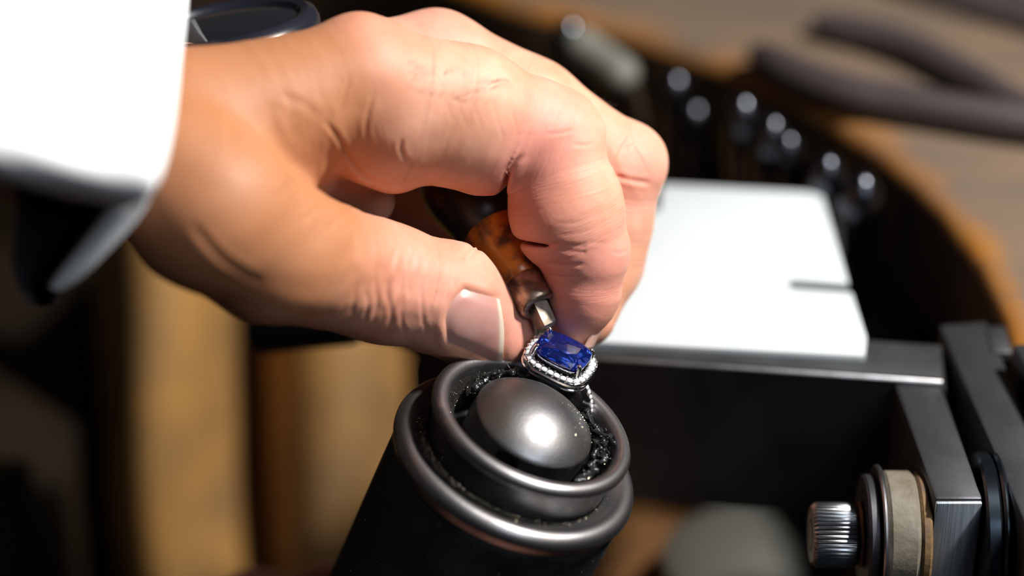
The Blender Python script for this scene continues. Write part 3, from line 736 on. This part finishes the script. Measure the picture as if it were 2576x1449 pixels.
# metal filings lying on the ledges
def filings():
    V = []; Fc = []
    octa = np.array([[1, 0, 0], [-1, 0, 0], [0, 1, 0], [0, -1, 0], [0, 0, 1], [0, 0, -1]], float)
    of = [(0, 2, 4), (2, 1, 4), (1, 3, 4), (3, 0, 4), (2, 0, 5), (1, 2, 5), (3, 1, 5), (0, 3, 5)]
    def add(c, s):
        R = np.linalg.qr(np.random.randn(3, 3))[0]; n = len(V)*6
        V.append(c + (octa*np.array([1, .7, .5])*s) @ R); Fc.extend([tuple(i+n for i in f) for f in of])
    rs = np.random.RandomState(4)
    for k in range(1500):                                    # collar ledge, thickest at the lower left
        a = 1.9 + rs.randn()*.75; r = 18.6 + abs(rs.randn())*.9
        add(dev(a, min(r, 21.2), -8.25 if r > 20 else -8.42), .055+.12*rs.rand()**3)
    for k in range(1300):
        a = rs.uniform(-.9, 3.9); r = rs.uniform(15.0, 16.6); hh = np.interp(r, [14.8, 15.9, 16.6], [-8.4, -4.9, -1.9]); add(dev(a, r, hh), .055+.12*rs.rand()**3)
    for k in range(260):
        a = rs.uniform(0.1, 3.0); add(dev(a, 18.36, rs.uniform(-8.4, -3)), .045+.05*rs.rand())
    for k in range(700):
        t = (.15+.85*rs.rand()**.6)*.79; a = rs.uniform(-2.6, .3); rr = RS*math.sin(t); hh = HD-RS*(1-math.cos(t))
        add(CB + rr*(math.cos(a)*Mw+math.sin(a)*Nw) + hh*Ub, .045+.07*rs.rand()**2)
    for k in range(420):
        a = rs.uniform(.2, 2.9); add(dev(a, 23.6, -14.5-60*rs.rand()**1.3), .04+.06*rs.rand()**2)
    add(dev(1.98, 20.6, -8.1), .24)
    for k in range(8): add(dev(rs.uniform(-.9, .5), rs.uniform(14, 16.5), -1.8), .14)
    o = obj('metal_filings', (np.concatenate(V), Fc), M['dust'], smooth=False)
    tag(o, 'sprinkle of pale gold metal filings on the ledges of the ring holder', 'filings', kind='stuff')
filings()

# ------------------------------------------------------------------ the ring
E1 = nrm(np.array([8.5, -4.3, 1.8])); NR = nrm(np.array([.233, .73, .643])); NR = nrm(NR-(NR @ E1)*E1); E2 = np.cross(NR, E1)
if E2[2] < 0: E2 = -E2
E1, E2, NR = cw(E1), cw(E2), cw(NR)
RC = P(1411, 902, 0)                                         # centre of the halo plane
def rl(x, y, z): return RC + x*E1 + y*E2 + z*NR             # y toward the viewer
ringo = empty('sapphire_ring', rl(0, 0, -20), 'white gold ring with a blue cushion-cut sapphire in a halo of diamonds', 'ring')
HX, HY = 5.3, 4.15                                          # half size of the stone
def cushion(a, b, t, p=3.6):
    c, s = math.cos(t), math.sin(t); r = (abs(c)**p + abs(s)**p)**(-1/p); return a*r*c, b*r*s
def stone():
    n = 16
    rings = [(1, 0.0, 1.0), (1, .35, 1.0), (.86, 1.05, .5), (.62, 1.62, .0)]
    V = []; Fc = []
    def ringv(s, z, ph): 
        ids = []
        for i in range(n):
            t = 2*math.pi*(i+.5*ph)/n + math.pi/n
            x, y = cushion(HX*s, HY*s, t); ids.append(len(V)); V.append(rl(x, y, z+2.0))
        return ids
    g0 = ringv(1, 0, 0); g1 = ringv(1, .3, 0); c1 = ringv(.84, 1.0, 1)
    tb = []
    for i in range(8):
        t = 2*math.pi*(i+.5)/8; x, y = cushion(HX*.58, HY*.58, t, 2.6); tb.append(len(V)); V.append(rl(x, y, 2.0+1.8))
    for i in range(n):
        j = (i+1) % n
        Fc += [(g0[i], g0[j], g1[j], g1[i]), (g1[i], g1[j], c1[i]), (c1[i], g1[j], c1[j])]
    for i in range(8):
        a, b, c = c1[(2*i-1) % n], c1[2*i], c1[(2*i+1) % n]; t0, t1 = tb[i], tb[(i+1) % 8]
        Fc += [(b, c, t0), (c, c1[(2*i+2) % n], t1), (c, t1, t0)]
    ap = len(V); V.append(rl(0.3, -.2, 2.0+2.05))
    for i in range(8): Fc.append((tb[i], tb[(i+1) % 8], ap))
    p1 = ringv(.72, -1.2, 1); p2 = []
    for i in range(8):
        t = 2*math.pi*(i+.5)/8; x, y = cushion(HX*.34, HY*.34, t, 2.4); p2.append(len(V)); V.append(rl(x, y, 2.0-2.9))
    for i in range(n):
        j = (i+1) % n; Fc += [(g0[j], g0[i], p1[i]), (g0[j], p1[i], p1[j])]
    for i in range(8):
        b, c, d_ = p1[2*i], p1[(2*i+1) % n], p1[(2*i+2) % n]; t0, t1 = p2[i], p2[(i+1) % 8]
        Fc += [(c, b, t0), (d_, c, t1), (t1, c, t0)]
    cu = len(V); V.append(rl(0, 0, 2.0-3.5))
    for i in range(8): Fc.append((p2[(i+1) % 8], p2[i], cu))
    o = obj('sapphire', (np.array(V), Fc), M['sapphire'], ringo, smooth=False)
    bm = bmesh.new(); bm.from_mesh(o.data); bmesh.ops.recalc_face_normals(bm, faces=bm.faces); bm.to_mesh(o.data); bm.free()
    o['label'] = 'blue cushion-cut sapphire'
stone()
def swept(prof, n=96, p=3.4):
    """profile of (offset out from the stone, height) swept round a cushion outline"""
    V = []; Fc = []; k = len(prof)
    for i in range(n):
        t = 2*math.pi*i/n
        for off, z in prof:
            x, y = cushion(HX+off, HY+off, t, p); V.append(rl(x, y, z))
    for i in range(n):
        for j in range(k): Fc.append((i*k+j, ((i+1) % n)*k+j, ((i+1) % n)*k+(j+1) % k, i*k+(j+1) % k))
    return np.array(V), Fc
obj('halo', swept([(-.15, -.2), (.0, .0), (1.4, .0), (1.62, -.2), (1.7, -.7), (1.6, -1.05), (.8, -1.2), (-.1, -1.0)]), M['white_gold'], ringo, sharp=45)['label'] = 'polished white gold halo setting'
obj('gallery', swept([(1.5, -1.45), (1.7, -1.6), (1.65, -1.95), (1.45, -2.0), (1.3, -1.75)]), M['white_gold'], ringo, sharp=45)
obj('seat', swept([(-.9, .9), (-.35, 1.2), (-.3, .9), (-1.4, -1.2), (-2.0, -1.9), (-2.2, -1.6)]), M['white_gold'], ringo, sharp=45)
# halo diamonds, evenly spaced round the outline
def brilliant(r):
    V = []; Fc = []
    def rg(rad, z, ph, n=8):
        ids = []
        for i in range(n): t = 2*math.pi*(i+ph)/n; ids.append(len(V)); V.append((rad*math.cos(t), rad*math.sin(t), z))
        return ids
    t = rg(r*.56, r*.36, 0); g = rg(r, 0.04*r, .5); g2 = rg(r, -.04*r, .5); c = len(V); V.append((0, 0, -.85*r))
    Fc.append(tuple(t))
    for i in range(8):
        j = (i+1) % 8; Fc += [(t[i], g[i], t[j]), (g[i], g[j], t[j]), (g[i], g2[i], g2[j], g[j]), (g2[i], c, g2[j])]
    me = bpy.data.meshes.new('diamond'); me.from_pydata([(a*MM, b*MM, q*MM) for a, b, q in V], [], Fc)
    bm = bmesh.new(); bm.from_mesh(me); bmesh.ops.recalc_face_normals(bm, faces=bm.faces); bm.to_mesh(me); bm.free()
    me.materials.append(M['diamond']); return me
DM = brilliant(.66); DS = brilliant(.48)
def put(me, name, c, ax, parent):
    a, b, w = frame(ax, Nw); o = bpy.data.objects.new(name, me); COL.objects.link(o); o.parent = parent
    R = Matrix(((a[0], b[0], w[0]), (a[1], b[1], w[1]), (a[2], b[2], w[2])))
    o.matrix_local = Matrix.Translation(Vector(np.asarray(c)*MM + OFF - rootloc(parent))) @ R.to_4x4(); return o
fine = np.array([cushion(HX+.74, HY+.74, t, 3.4) for t in np.linspace(0, 2*math.pi, 2001)])
L = np.concatenate([[0], np.cumsum(np.linalg.norm(np.diff(fine, axis=0), axis=1))]); NH = int(L[-1]/1.34)
beads = []
for k in range(NH):
    s = L[-1]*k/NH; x, y = np.interp(s, L, fine[:, 0]), np.interp(s, L, fine[:, 1])
    put(DM, 'diamond', rl(x, y, .12), NR + .05*np.random.randn(3), ringo)
    s2 = L[-1]*(k+.5)/NH; x, y = np.interp(s2, L, fine[:, 0]), np.interp(s2, L, fine[:, 1]); dx = nrm([np.interp(s2+.05, L, fine[:, 0])-x, np.interp(s2+.05, L, fine[:, 1])-y])
    for sg in (-.68, .72):
        beads.append(lathe([(.3*math.cos(t), .36*math.sin(t)) for t in np.linspace(-.6, 1.5, 6)], rl(x+dx[1]*sg, y-dx[0]*sg, .05), NR, 10))
obj('bead_prongs', join(*beads), M['white_gold'], ringo, sharp=0)
for sx in (-1, 1):
    for sy in (-1, 1):
        x, y = cushion(HX, HY, math.atan2(sy*.82, sx)); x, y = x*1.02, y*1.02
        base, top = rl(x*1.03, y*1.03, -.7), rl(x*.985, y*.985, 2.5)
        pts, rr = round_ends([base, top, rl(x*.945, y*.945, 2.85)], .46)
        obj('prong', tube(pts, rr, 14), M['white_gold'], ringo, sharp=0)
# shank: hoop below the halo, its shoulders set with small diamonds
HR, hc = 8.6, rl(0, 0, -9.6)
SD = nrm(E1 + .10*E2); 
def hoop(t): return hc + HR*(math.sin(t)*SD + math.cos(t)*NR) - E2*.2
rows = []
for t in np.linspace(-math.pi, math.pi, 97):
    o_ = nrm(hoop(t)-hc); w = .85; c = hoop(t)
    rows.append([c + o_*a + E2*b for a, b in ((.75, -w), (.9, -w*.7), (.9, w*.7), (.75, w), (-.5, w), (-.75, w*.6), (-.75, -w*.6), (-.5, -w), (.75, -w))])
obj('shank', grid_sheet(np.array(rows)), M['white_gold'], ringo, sharp=40)
for side in (1, -1):
    for k in range(8):
        t = side*(.70 + k*.115)
        put(DS, 'diamond', hoop(t) + nrm(hoop(t)-hc)*.92 , nrm(hoop(t)-hc), ringo)

# ------------------------------------------------------------------ graver held in the fingers
def graver():
    B, H = P(1357, 772, 1), P(1130, 400, 20); ax = nrm(H-B); Lh = np.linalg.norm(H-B)
    g = empty('graver', P(1381, 828, 2), 'graver with worn orange and black wooden handle and brown steel ferrule', 'graver')
    hd = obj('handle', lathe([(3.2, 6.2), (3.9, 6.6), (4.4, 8), (5.3, 12), (6.2, 17), (6.6, 19.5), (6.4, 20)], B, ax, 48), M['handle_wood'], g, sharp=0)
    obj('handle_knob', lathe([(5.8, 19.4), (6.7, 19.6), (7.6, 23), (8.8, 28), (9.2, 32), (8.6, 36), (6.6, 39), (3, 40.6), (.01, 40.8)], B, ax, 48), M['knob'], g, sharp=0)['label'] = 'dark rounded end of the handle'
    a, b, w = frame(ax, cw(np.array([0, 0, 1.])))
    fv = cw(np.array([.30, .1, .95])); fv = nrm(fv - (fv @ ax)*ax)
    prof = [(4.05, 6.5), (4.6, 8.2), (5.5, 12), (6.4, 17), (6.8, 19.6), (7.8, 23)]
    sd = np.cross(ax, fv); rows = [[B + ax*h + fv*(r-.25) + sd*u for u in (-.32, .32)] + [B + ax*h + fv*(r-1.2) + sd*u for u in (.32, -.32)] + [B+ax*h+fv*(r-.25)-sd*.32] for r, h in prof]
    s = obj('split', grid_sheet(np.array(rows)), M['handle_dark'], hd, smooth=False)
    obj('ferrule', lathe([(2.3, 1.0), (2.4, .05), (2.9, -.15), (3.5, .0), (3.85, .5), (3.95, 1.4), (4.05, 6.0), (3.9, 6.7), (3.0, 6.9)], B, ax, 48), M['ferrule'], g, sharp=50)
    obj('ferrule_lining', lathe([(2.35, .4), (2.3, 3.5), (.01, 3.6)], B, ax, 32, cap=False), M['handle_dark'], g)
    tip = P(1380, 829, 2); d2 = nrm(B + ax*2.5 - tip); Lb = np.linalg.norm(B+ax*2.5-tip)
    a2, b2, _ = frame(d2, cw(np.array([.5, .1, .85])))
    rows = []
    for t, r in ((0, .25), (.05, 1.1), (.14, 1.55), (.3, 1.6), (1, 1.6)):
        c = tip + d2*Lb*t; rows.append([c + r*(a2*x + b2*y) for x, y in ((-.9, -1.05), (.9, -1.05), (.9, 1.05), (-.9, 1.05), (-.9, -1.05))])
    obj('blade', grid_sheet(np.array(rows)), M['graver'], g, smooth=False)
graver()

# ------------------------------------------------------------------ second hand gripping the holder below
def other_hand():
    def dv(a, r, h):
        w = dev(a, r, h); x, y, z = w
        return np.array([x, y*SP + z*CP, -y*CP + z*SP])
    G = []
    K = 10
    for i, (h, r, r2) in enumerate(((-66+K, 8.4, 6.8), (-83+K, 8.6, 7.0), (-100+K, 8.2, 6.6), (-116+K, 7.2, 5.8))):
        A = [2.9, 2.2, 1.4, .55][:]; a = [dv(3.7, 40, h-50), dv(3.05, 34, h-17), dv(2.2, 32.3, h-2), dv(1.35, 31.6, h), dv(.75, 31, h)]
        rr = np.linspace(r, r2, 5); G.append((2, [(a[j], a[j+1], rr[j], rr[j+1], 2.5, None) for j in range(4)]))
    G.append((5, [(dv(4.2, 40, -68+K-36), dv(4.2, 40, -116+K-36), 13, 12, 5, None), (dv(3.8, 44, -70+K-36), dv(3.8, 44, -112+K-36), 11, 10, 5, None), (dv(4.0, 46, -110+K-36), dv(4.0, 70, -190+K-36), 17, 20, 6, None)]))
    G.append((4, [(dv(4.5, 40, -78+K-36), dv(4.9, 36, -62+K-36), 12, 10, 4, None), (dv(4.9, 36, -62+K-36), dv(5.4, 33, -50+K-36), 10, 9, 4, None), (dv(5.4, 33, -50+K-36), dv(5.9, 31.5, -46+K-36), 9, 7, 4, None)]))
    V, Q = bake(G, 0.9)
    o = fast_obj('gripping_hand', cw(V), Q, M['skin'], person)
    for nm, v in (('red', .5), ('tan', 0.), ('ax', 0.)):
        a = o.data.attributes.new(nm, 'FLOAT', 'POINT'); a.data.foreach_set('value', np.full(len(V), v, np.float32))
    o['label'] = 'other hand gripping the ring holder from below'
other_hand()

# ------------------------------------------------------------------ slotted white plate
ZP = -28.6
pp = [(1440, 856), (2176, 893), (2180, 846), (2143, 735), (1992, 724), (1970, 711), (1988, 699), (2135, 711), (2066, 484), (1664, 462), (1658, 528), (1440, 524)]
poly = [tuple(onZ(x, y, ZP)[:2]) for x, y in pp]
o = obj('slotted_plate', prism(poly, ZP-2.2, ZP, .35), M['plate'], sharp=40); tag(o, 'white slotted plate lying flat on the black steel bar', 'plate')

# ------------------------------------------------------------------ steel bench clamp
ZT = ZP - 2.2
pL, pR = onZ(1040, 868, ZT), onZ(2384, 962, ZT)
bx = nrm((pR-pL)*np.array([1, 1, 0])); by = np.array([-bx[1], bx[0], 0]); bz = np.array([0, 0, 1.])
clamp = empty('bench_clamp', (60, 20, -75), 'black steel bench clamp with a long bar, grey arms and a knurled pivot bolt', 'clamp')
bl = np.linalg.norm((pR-pL)[:2])
def onbar(x, y, z): return pL + bx*x + by*y + bz*z
HB = 36.0
def bar_mesh():
    # rounded rectangle front outline (length x height) pushed back
    def outline(ins):
        r = 5.0; pts = []
        for cx, cz, a0, rr in ((bl-4-ins, -4-ins, 90, 4), (bl-2-ins, -HB+2+ins, 0, 2), (2+ins, -HB+2+ins, -90, 2), (7+ins, -7-ins, 180, 7)):
            for k in range(6): t = math.radians(a0 - k*18); pts.append((cx+rr*math.cos(t), cz+rr*math.sin(t)))
        return pts
    V = []; Fc = []
    for y, ins in ((0, .0), (13, 0)):
        for x, z in outline(ins): V.append(onbar(x, y, z))
    n = 24
    Fc += [tuple(range(n)), tuple(range(n, 2*n))[::-1]]
    for i in range(n): j = (i+1) % n; Fc.append((j, i, i+n, j+n))
    return np.array(V), Fc
bar = obj('bar', bar_mesh(), M['bar'], clamp, sharp=30)
obj('bar_face', box(onbar(bl*.52, 6.8, .06), (bl*.47, 6.0, .3), (bx, by, bz), .1), M['bar_top'], bar)
obj('bar_edge', box(onbar(bl*.515, .1, -.25), (bl*.475, .45, .45), (bx, nrm(by+bz), nrm(bz-by)), .2), M['bar_edge'], bar)
obj('ledge', box(onbar(bl*.58, 36, -6), (bl*.22, 24, 6), (bx, by, bz), .5), M['bar'], clamp)
cutters = []
for px, py in ((1545, 1003), (1882, 1012)):
    a, b = P(px, py, 0), P(px, py, 100); t = ((pL-a) @ by)/((b-a) @ by); c = a+(b-a)*t
    cu_ = obj('cut', lathe([(3.0, 1.0), (2.9, .0), (1.6, -2.2), (1.5, -6)], c, -by, 32), None); cutters.append(cu_)
    bo = bar.modifiers.new('hole', 'BOOLEAN'); bo.operation = 'DIFFERENCE'; bo.object = cu_; bo.solver = 'EXACT'
    obj('countersink', lathe([(2.95, -.02), (2.5, -.75), (1.65, -2.15)], c - by*.0, -by, 32, cap=False), M['bar_edge'], bar)
bpy.context.view_layer.update()
nm = bpy.data.meshes.new_from_object(bar.evaluated_get(bpy.context.evaluated_depsgraph_get())); bar.modifiers.clear(); bar.data = nm
for cu_ in cutters: bpy.data.objects.remove(cu_)
# arms
def flat_arm(name, quad, z, hgt, mt, bev=.8):
    poly = [tuple(onZ(x, y, z)[:2]) for x, y in quad]; return obj(name, prism(poly, z-hgt, z, bev), mt, clamp, sharp=35)
flat_arm('arm', [(2352, 1254), (2474, 1254), (2366, 962), (2250, 962)], -31.5, 44, M['arm'])
e0, e1 = onZ(2352, 1254, -31.5), onZ(2474, 1254, -31.5)
ec = (e0+e1)/2; ex = nrm(e1-e0); ey = np.cross(bz, ex)
obj('arm_end', box(ec + np.array([0, -.15, -22.5]), (np.linalg.norm(e1-e0)/2-.2, .5, 21.8), (ex, ey, bz), .3), M['brushed'], clamp)['label'] = 'bright brushed end face of the arm'
flat_arm('arm', [(2612, 1395), (2730, 1395), (2482, 806), (2362, 816)], -29.5, 40, M['arm'])
flat_arm('mounting_plate', [(2660, 1060), (2800, 1060), (2720, 860), (2548, 864)], -22.8, 4.1, M['arm'])
obj('spacer', box(onZ(2510, 872, -31), (2.2, 5, 2), None, .6), M['arm'], clamp)
# pivot bolt and washers on an axis running left to right
pc = P(2274, 1345, 9); axp = np.array([-1., 0, 0])
XA0, XA1 = e0[0], e1[0]
def disc(name, x0, x1, r, mt, rfun=None, n=64, bev=.5, par=clamp):
    w = x1-x0; c = np.array([(x0+x1)/2, pc[1], pc[2]])
    return obj(name, lathe([(r*.2, -w/2), (r-bev, -w/2), (r, -w/2+bev), (r, w/2-bev), (r-bev, w/2), (r*.2, w/2)], c, axp, n, rfun=rfun), mt, par, sharp=40)
disc('roller', XA1+.3, XA1+3.4, 16.4, M['roller'], n=96); disc('roller', XA1+3.6, XA1+4.9, 16.9, M['roller'], n=96)
disc('grimy_washer', XA0-2.2, XA0-.1, 12.4, M['rust']); disc('washer', XA0-8.6, XA0-2.3, 12.6, M['washer'], bev=.8); disc('steel_washer', XA0-9.7, XA0-8.7, 13.8, M['bar_edge'], bev=.3)
disc('backing_disc', XA0-12.2, XA0-9.8, 11.9, M['arm'])
bolt = disc('bolt_head', XA0-22.3, XA0-13.2, 6.3, M['knurl'], rfun=lambda t, h: 1+.022*math.cos(t*44), n=264, bev=.8)
disc('bolt_shoulder', XA0-13.2, XA0-12.2, 6.6, M['rust'])
obj('socket', lathe([(3.2, .08), (3.2, -3), (.01, -3)], (XA0-22.3, pc[1], pc[2]), axp, 6, cap=False), M['handle_dark'], bolt, smooth=False)
disc('axle', XA0-12, XA1+20, 3.0, M['arm'])
# lever with a dark blue grip that runs out to the left behind the thumb
pts, rr = round_ends(spline([P(655, 846, 58), P(740, 838, 55), P(880, 826, 50)], 14), np.linspace(2.9, 2.6, 14))
lv = obj('lever_grip', tube(pts, rr, 20, flat=1.5), M['rubber'], clamp, sharp=0); lv['label'] = 'dark blue lever grip'
obj('lever_rod', tube(spline([P(850, 828, 50), P(1000, 850, 46), P(1090, 900, 44)], 10), 1.8, 12), M['arm'], clamp)

# ------------------------------------------------------------------ tools in the rack round the cut-out
rack = []
ths = np.linspace(.16, 1.22, 60)
def rack_sheet():
    V = []; Fc = []; prof = [(BR-.2, -36), (BR-15, -36), (BR-15, -50), (BR-.2, -50)]
    for t in ths:
        for r, z in prof: V.append((BC[0]+r*math.cos(t), BC[1]+r*math.sin(t), ZB+z))
    for j in range(len(ths)-1):
        for k in range(4): Fc.append((j*4+k, j*4+(k+1) % 4, (j+1)*4+(k+1) % 4, (j+1)*4+k))
    Fc += [(0, 1, 2, 3), tuple((len(ths)-1)*4+i for i in (3, 2, 1, 0))]; return np.array(V), Fc
tag(obj('tool_rack', rack_sheet(), M['dark_wood'], sharp=30), 'dark curved tool rack fixed under the bench edge', 'rack')
TOOLS = [(1430, 42, -14, 5.0, 'tool_black', 'black round-ended tool handle, furthest from the bolt, at the top of the frame'),
         (1700, 178, -22, 4.2, 'tool_black', 'thin dark tool handle just right of the pale grey handle'),
         (1750, 255, -30, 4.0, 'tool_black', 'short dark tool handle between the knuckle and the bright-tipped tools'),
         (1868, 236, -16, 4.6, 'tool_black', 'black tool handle with a bright tip, tallest of the near row'),
         (1945, 288, -18, 4.6, 'tool_black', 'black tool handle touching the one with two highlights, second of the near row'),
         (1982, 332, -22, 4.4, 'tool_black', 'slim black tool handle third in the near row'),
         (2082, 388, -20, 4.9, 'tool_black', 'black tool handle directly behind the white plate corner'),
         (2172, 432, -20, 5.6, 'tool_black', 'stout dull black tool handle nearest the worn bench edge')]
for px, py, z, r, mt, lab in TOOLS:
    c = onZ(px, py, z); t = empty('hand_tool', c - np.array([0, 0, 95]), lab, 'tool', 'tools in the bench rack')
    lean = nrm(np.array([random.uniform(-.05, .05), random.uniform(-.05, .05), 1.]))
    hp = [(.05*r, 0), (.45*r, -.25*r), (.8*r, -.8*r), (r, -1.8*r), (r*1.02, -14), (r*.86, -26), (r*.9, -36), (r*.7, -40)]
    obj('handle', lathe(hp[::-1], c, lean, 28), M[mt], t, sharp=0)
    obj('ferrule', lathe([(r*.55, -47), (r*.72, -46.5), (r*.72, -40), (r*.6, -39)], c, lean, 24), M['bar_edge'], t)
    obj('blade', tube([c - lean*46, c - lean*80, c - lean*95], [r*.4, r*.35, r*.1], 8), M['arm'], t)
pts, rr = round_ends(spline([P(1462, 112, 128), P(1505, 145, 126), P(1560, 185, 122)], 12), 4.6)
pt = empty('hand_tool', P(1560, 260, 122), 'pale grey blunt tool handle leaning among the black ones behind the knuckles', 'tool', 'tools in the bench rack')
obj('handle', tube(pts, rr, 24), M['pale'], pt, sharp=0)
obj('blade', tube([P(1555, 182, 122), P(1600, 240, 120), P(1620, 320, 118)], [1.8, 1.5, .8], 10), M['dark_wood'], pt)

# ------------------------------------------------------------------ pliers lying on the bench
def bz_pt(px, py, r): 
    return onZ(px, py, ZB + r)
pl = empty('pliers', bz_pt(2750, 330, 0), 'dark handled pliers lying open on the bench top', 'pliers')
for pth, r in (([(1915, 140), (2010, 190), (2150, 238), (2350, 272), (2560, 306), (2760, 330)], 4.8), ([(2070, 62), (2180, 84), (2310, 128), (2430, 190), (2560, 262), (2760, 340)], 4.2)):
    q = spline([bz_pt(x, y, r) for x, y in pth], 26); rad = r*np.interp(np.linspace(0, 1, 26), [0, .12, .5, 1], [.72, .95, 1.0, .85])
    a, b = round_ends(q, rad); obj('handle', tube(a, b, 20), M['plier'], pl, sharp=0)
j = bz_pt(2790, 336, 4); obj('pivot', lathe([(6, -4), (7, -3.5), (7, 4), (6, 4.6), (2.5, 4.9), (.01, 4.9)], j, (0, 0, 1), 32), M['arm'], pl)
for s in (-1, 1):
    q = [j + np.array([2, s*2, 0]), j + np.array([16, s*4.5, 0]), j + np.array([38, s*1.6, 0])]; obj('jaw', tube(spline(q, 10), np.linspace(4.2, 1.4, 10), 14), M['arm'], pl)
fl = empty('flat_file', bz_pt(2500, 10, 0), 'dark flat file at the top right corner of the bench top', 'file')
fd = nrm(bz_pt(2620, 62, 3)-bz_pt(2350, -18, 3)); fs = np.cross([0, 0, 1.], fd)
obj('blade', box(bz_pt(2560, 26, 2.5), (34, 7.5, 2.3), (fd, fs, (0, 0, 1)), .5), M['plier'], fl)
obj('tang', box(bz_pt(2560, 26, 2.5)+fd*42, (9, 2, 1.6), (fd, fs, (0, 0, 1)), .4), M['arm'], fl)
# pale lidded tin far below, seen blurred under the bar
tin = empty('round_tin', P(1890, 1400, 105)-np.array([0, 0, 14]), 'pale grey round tin lying low under the steel bar', 'tin')
ct = P(1890, 1400, 105)
obj('body', lathe([(19, -14), (20, -13.5), (20, -4)], ct, (0, 0, 1), 48), M['tin'], tin)
obj('lid', lathe([(20.6, -6), (20.6, -.6), (20, 0), (16, 1.8), (9, 3.8), (.01, 4.5)], ct, (0, 0, 1), 48), M['tin'], tin)
obj('scrap_tray', box(ct - np.array([0, 0, 17.2]), (70, 60, 3), None, 1), M['tray']); tag(bpy.data.objects['scrap_tray'], 'brown wooden scrap tray below the clamp', 'tray')
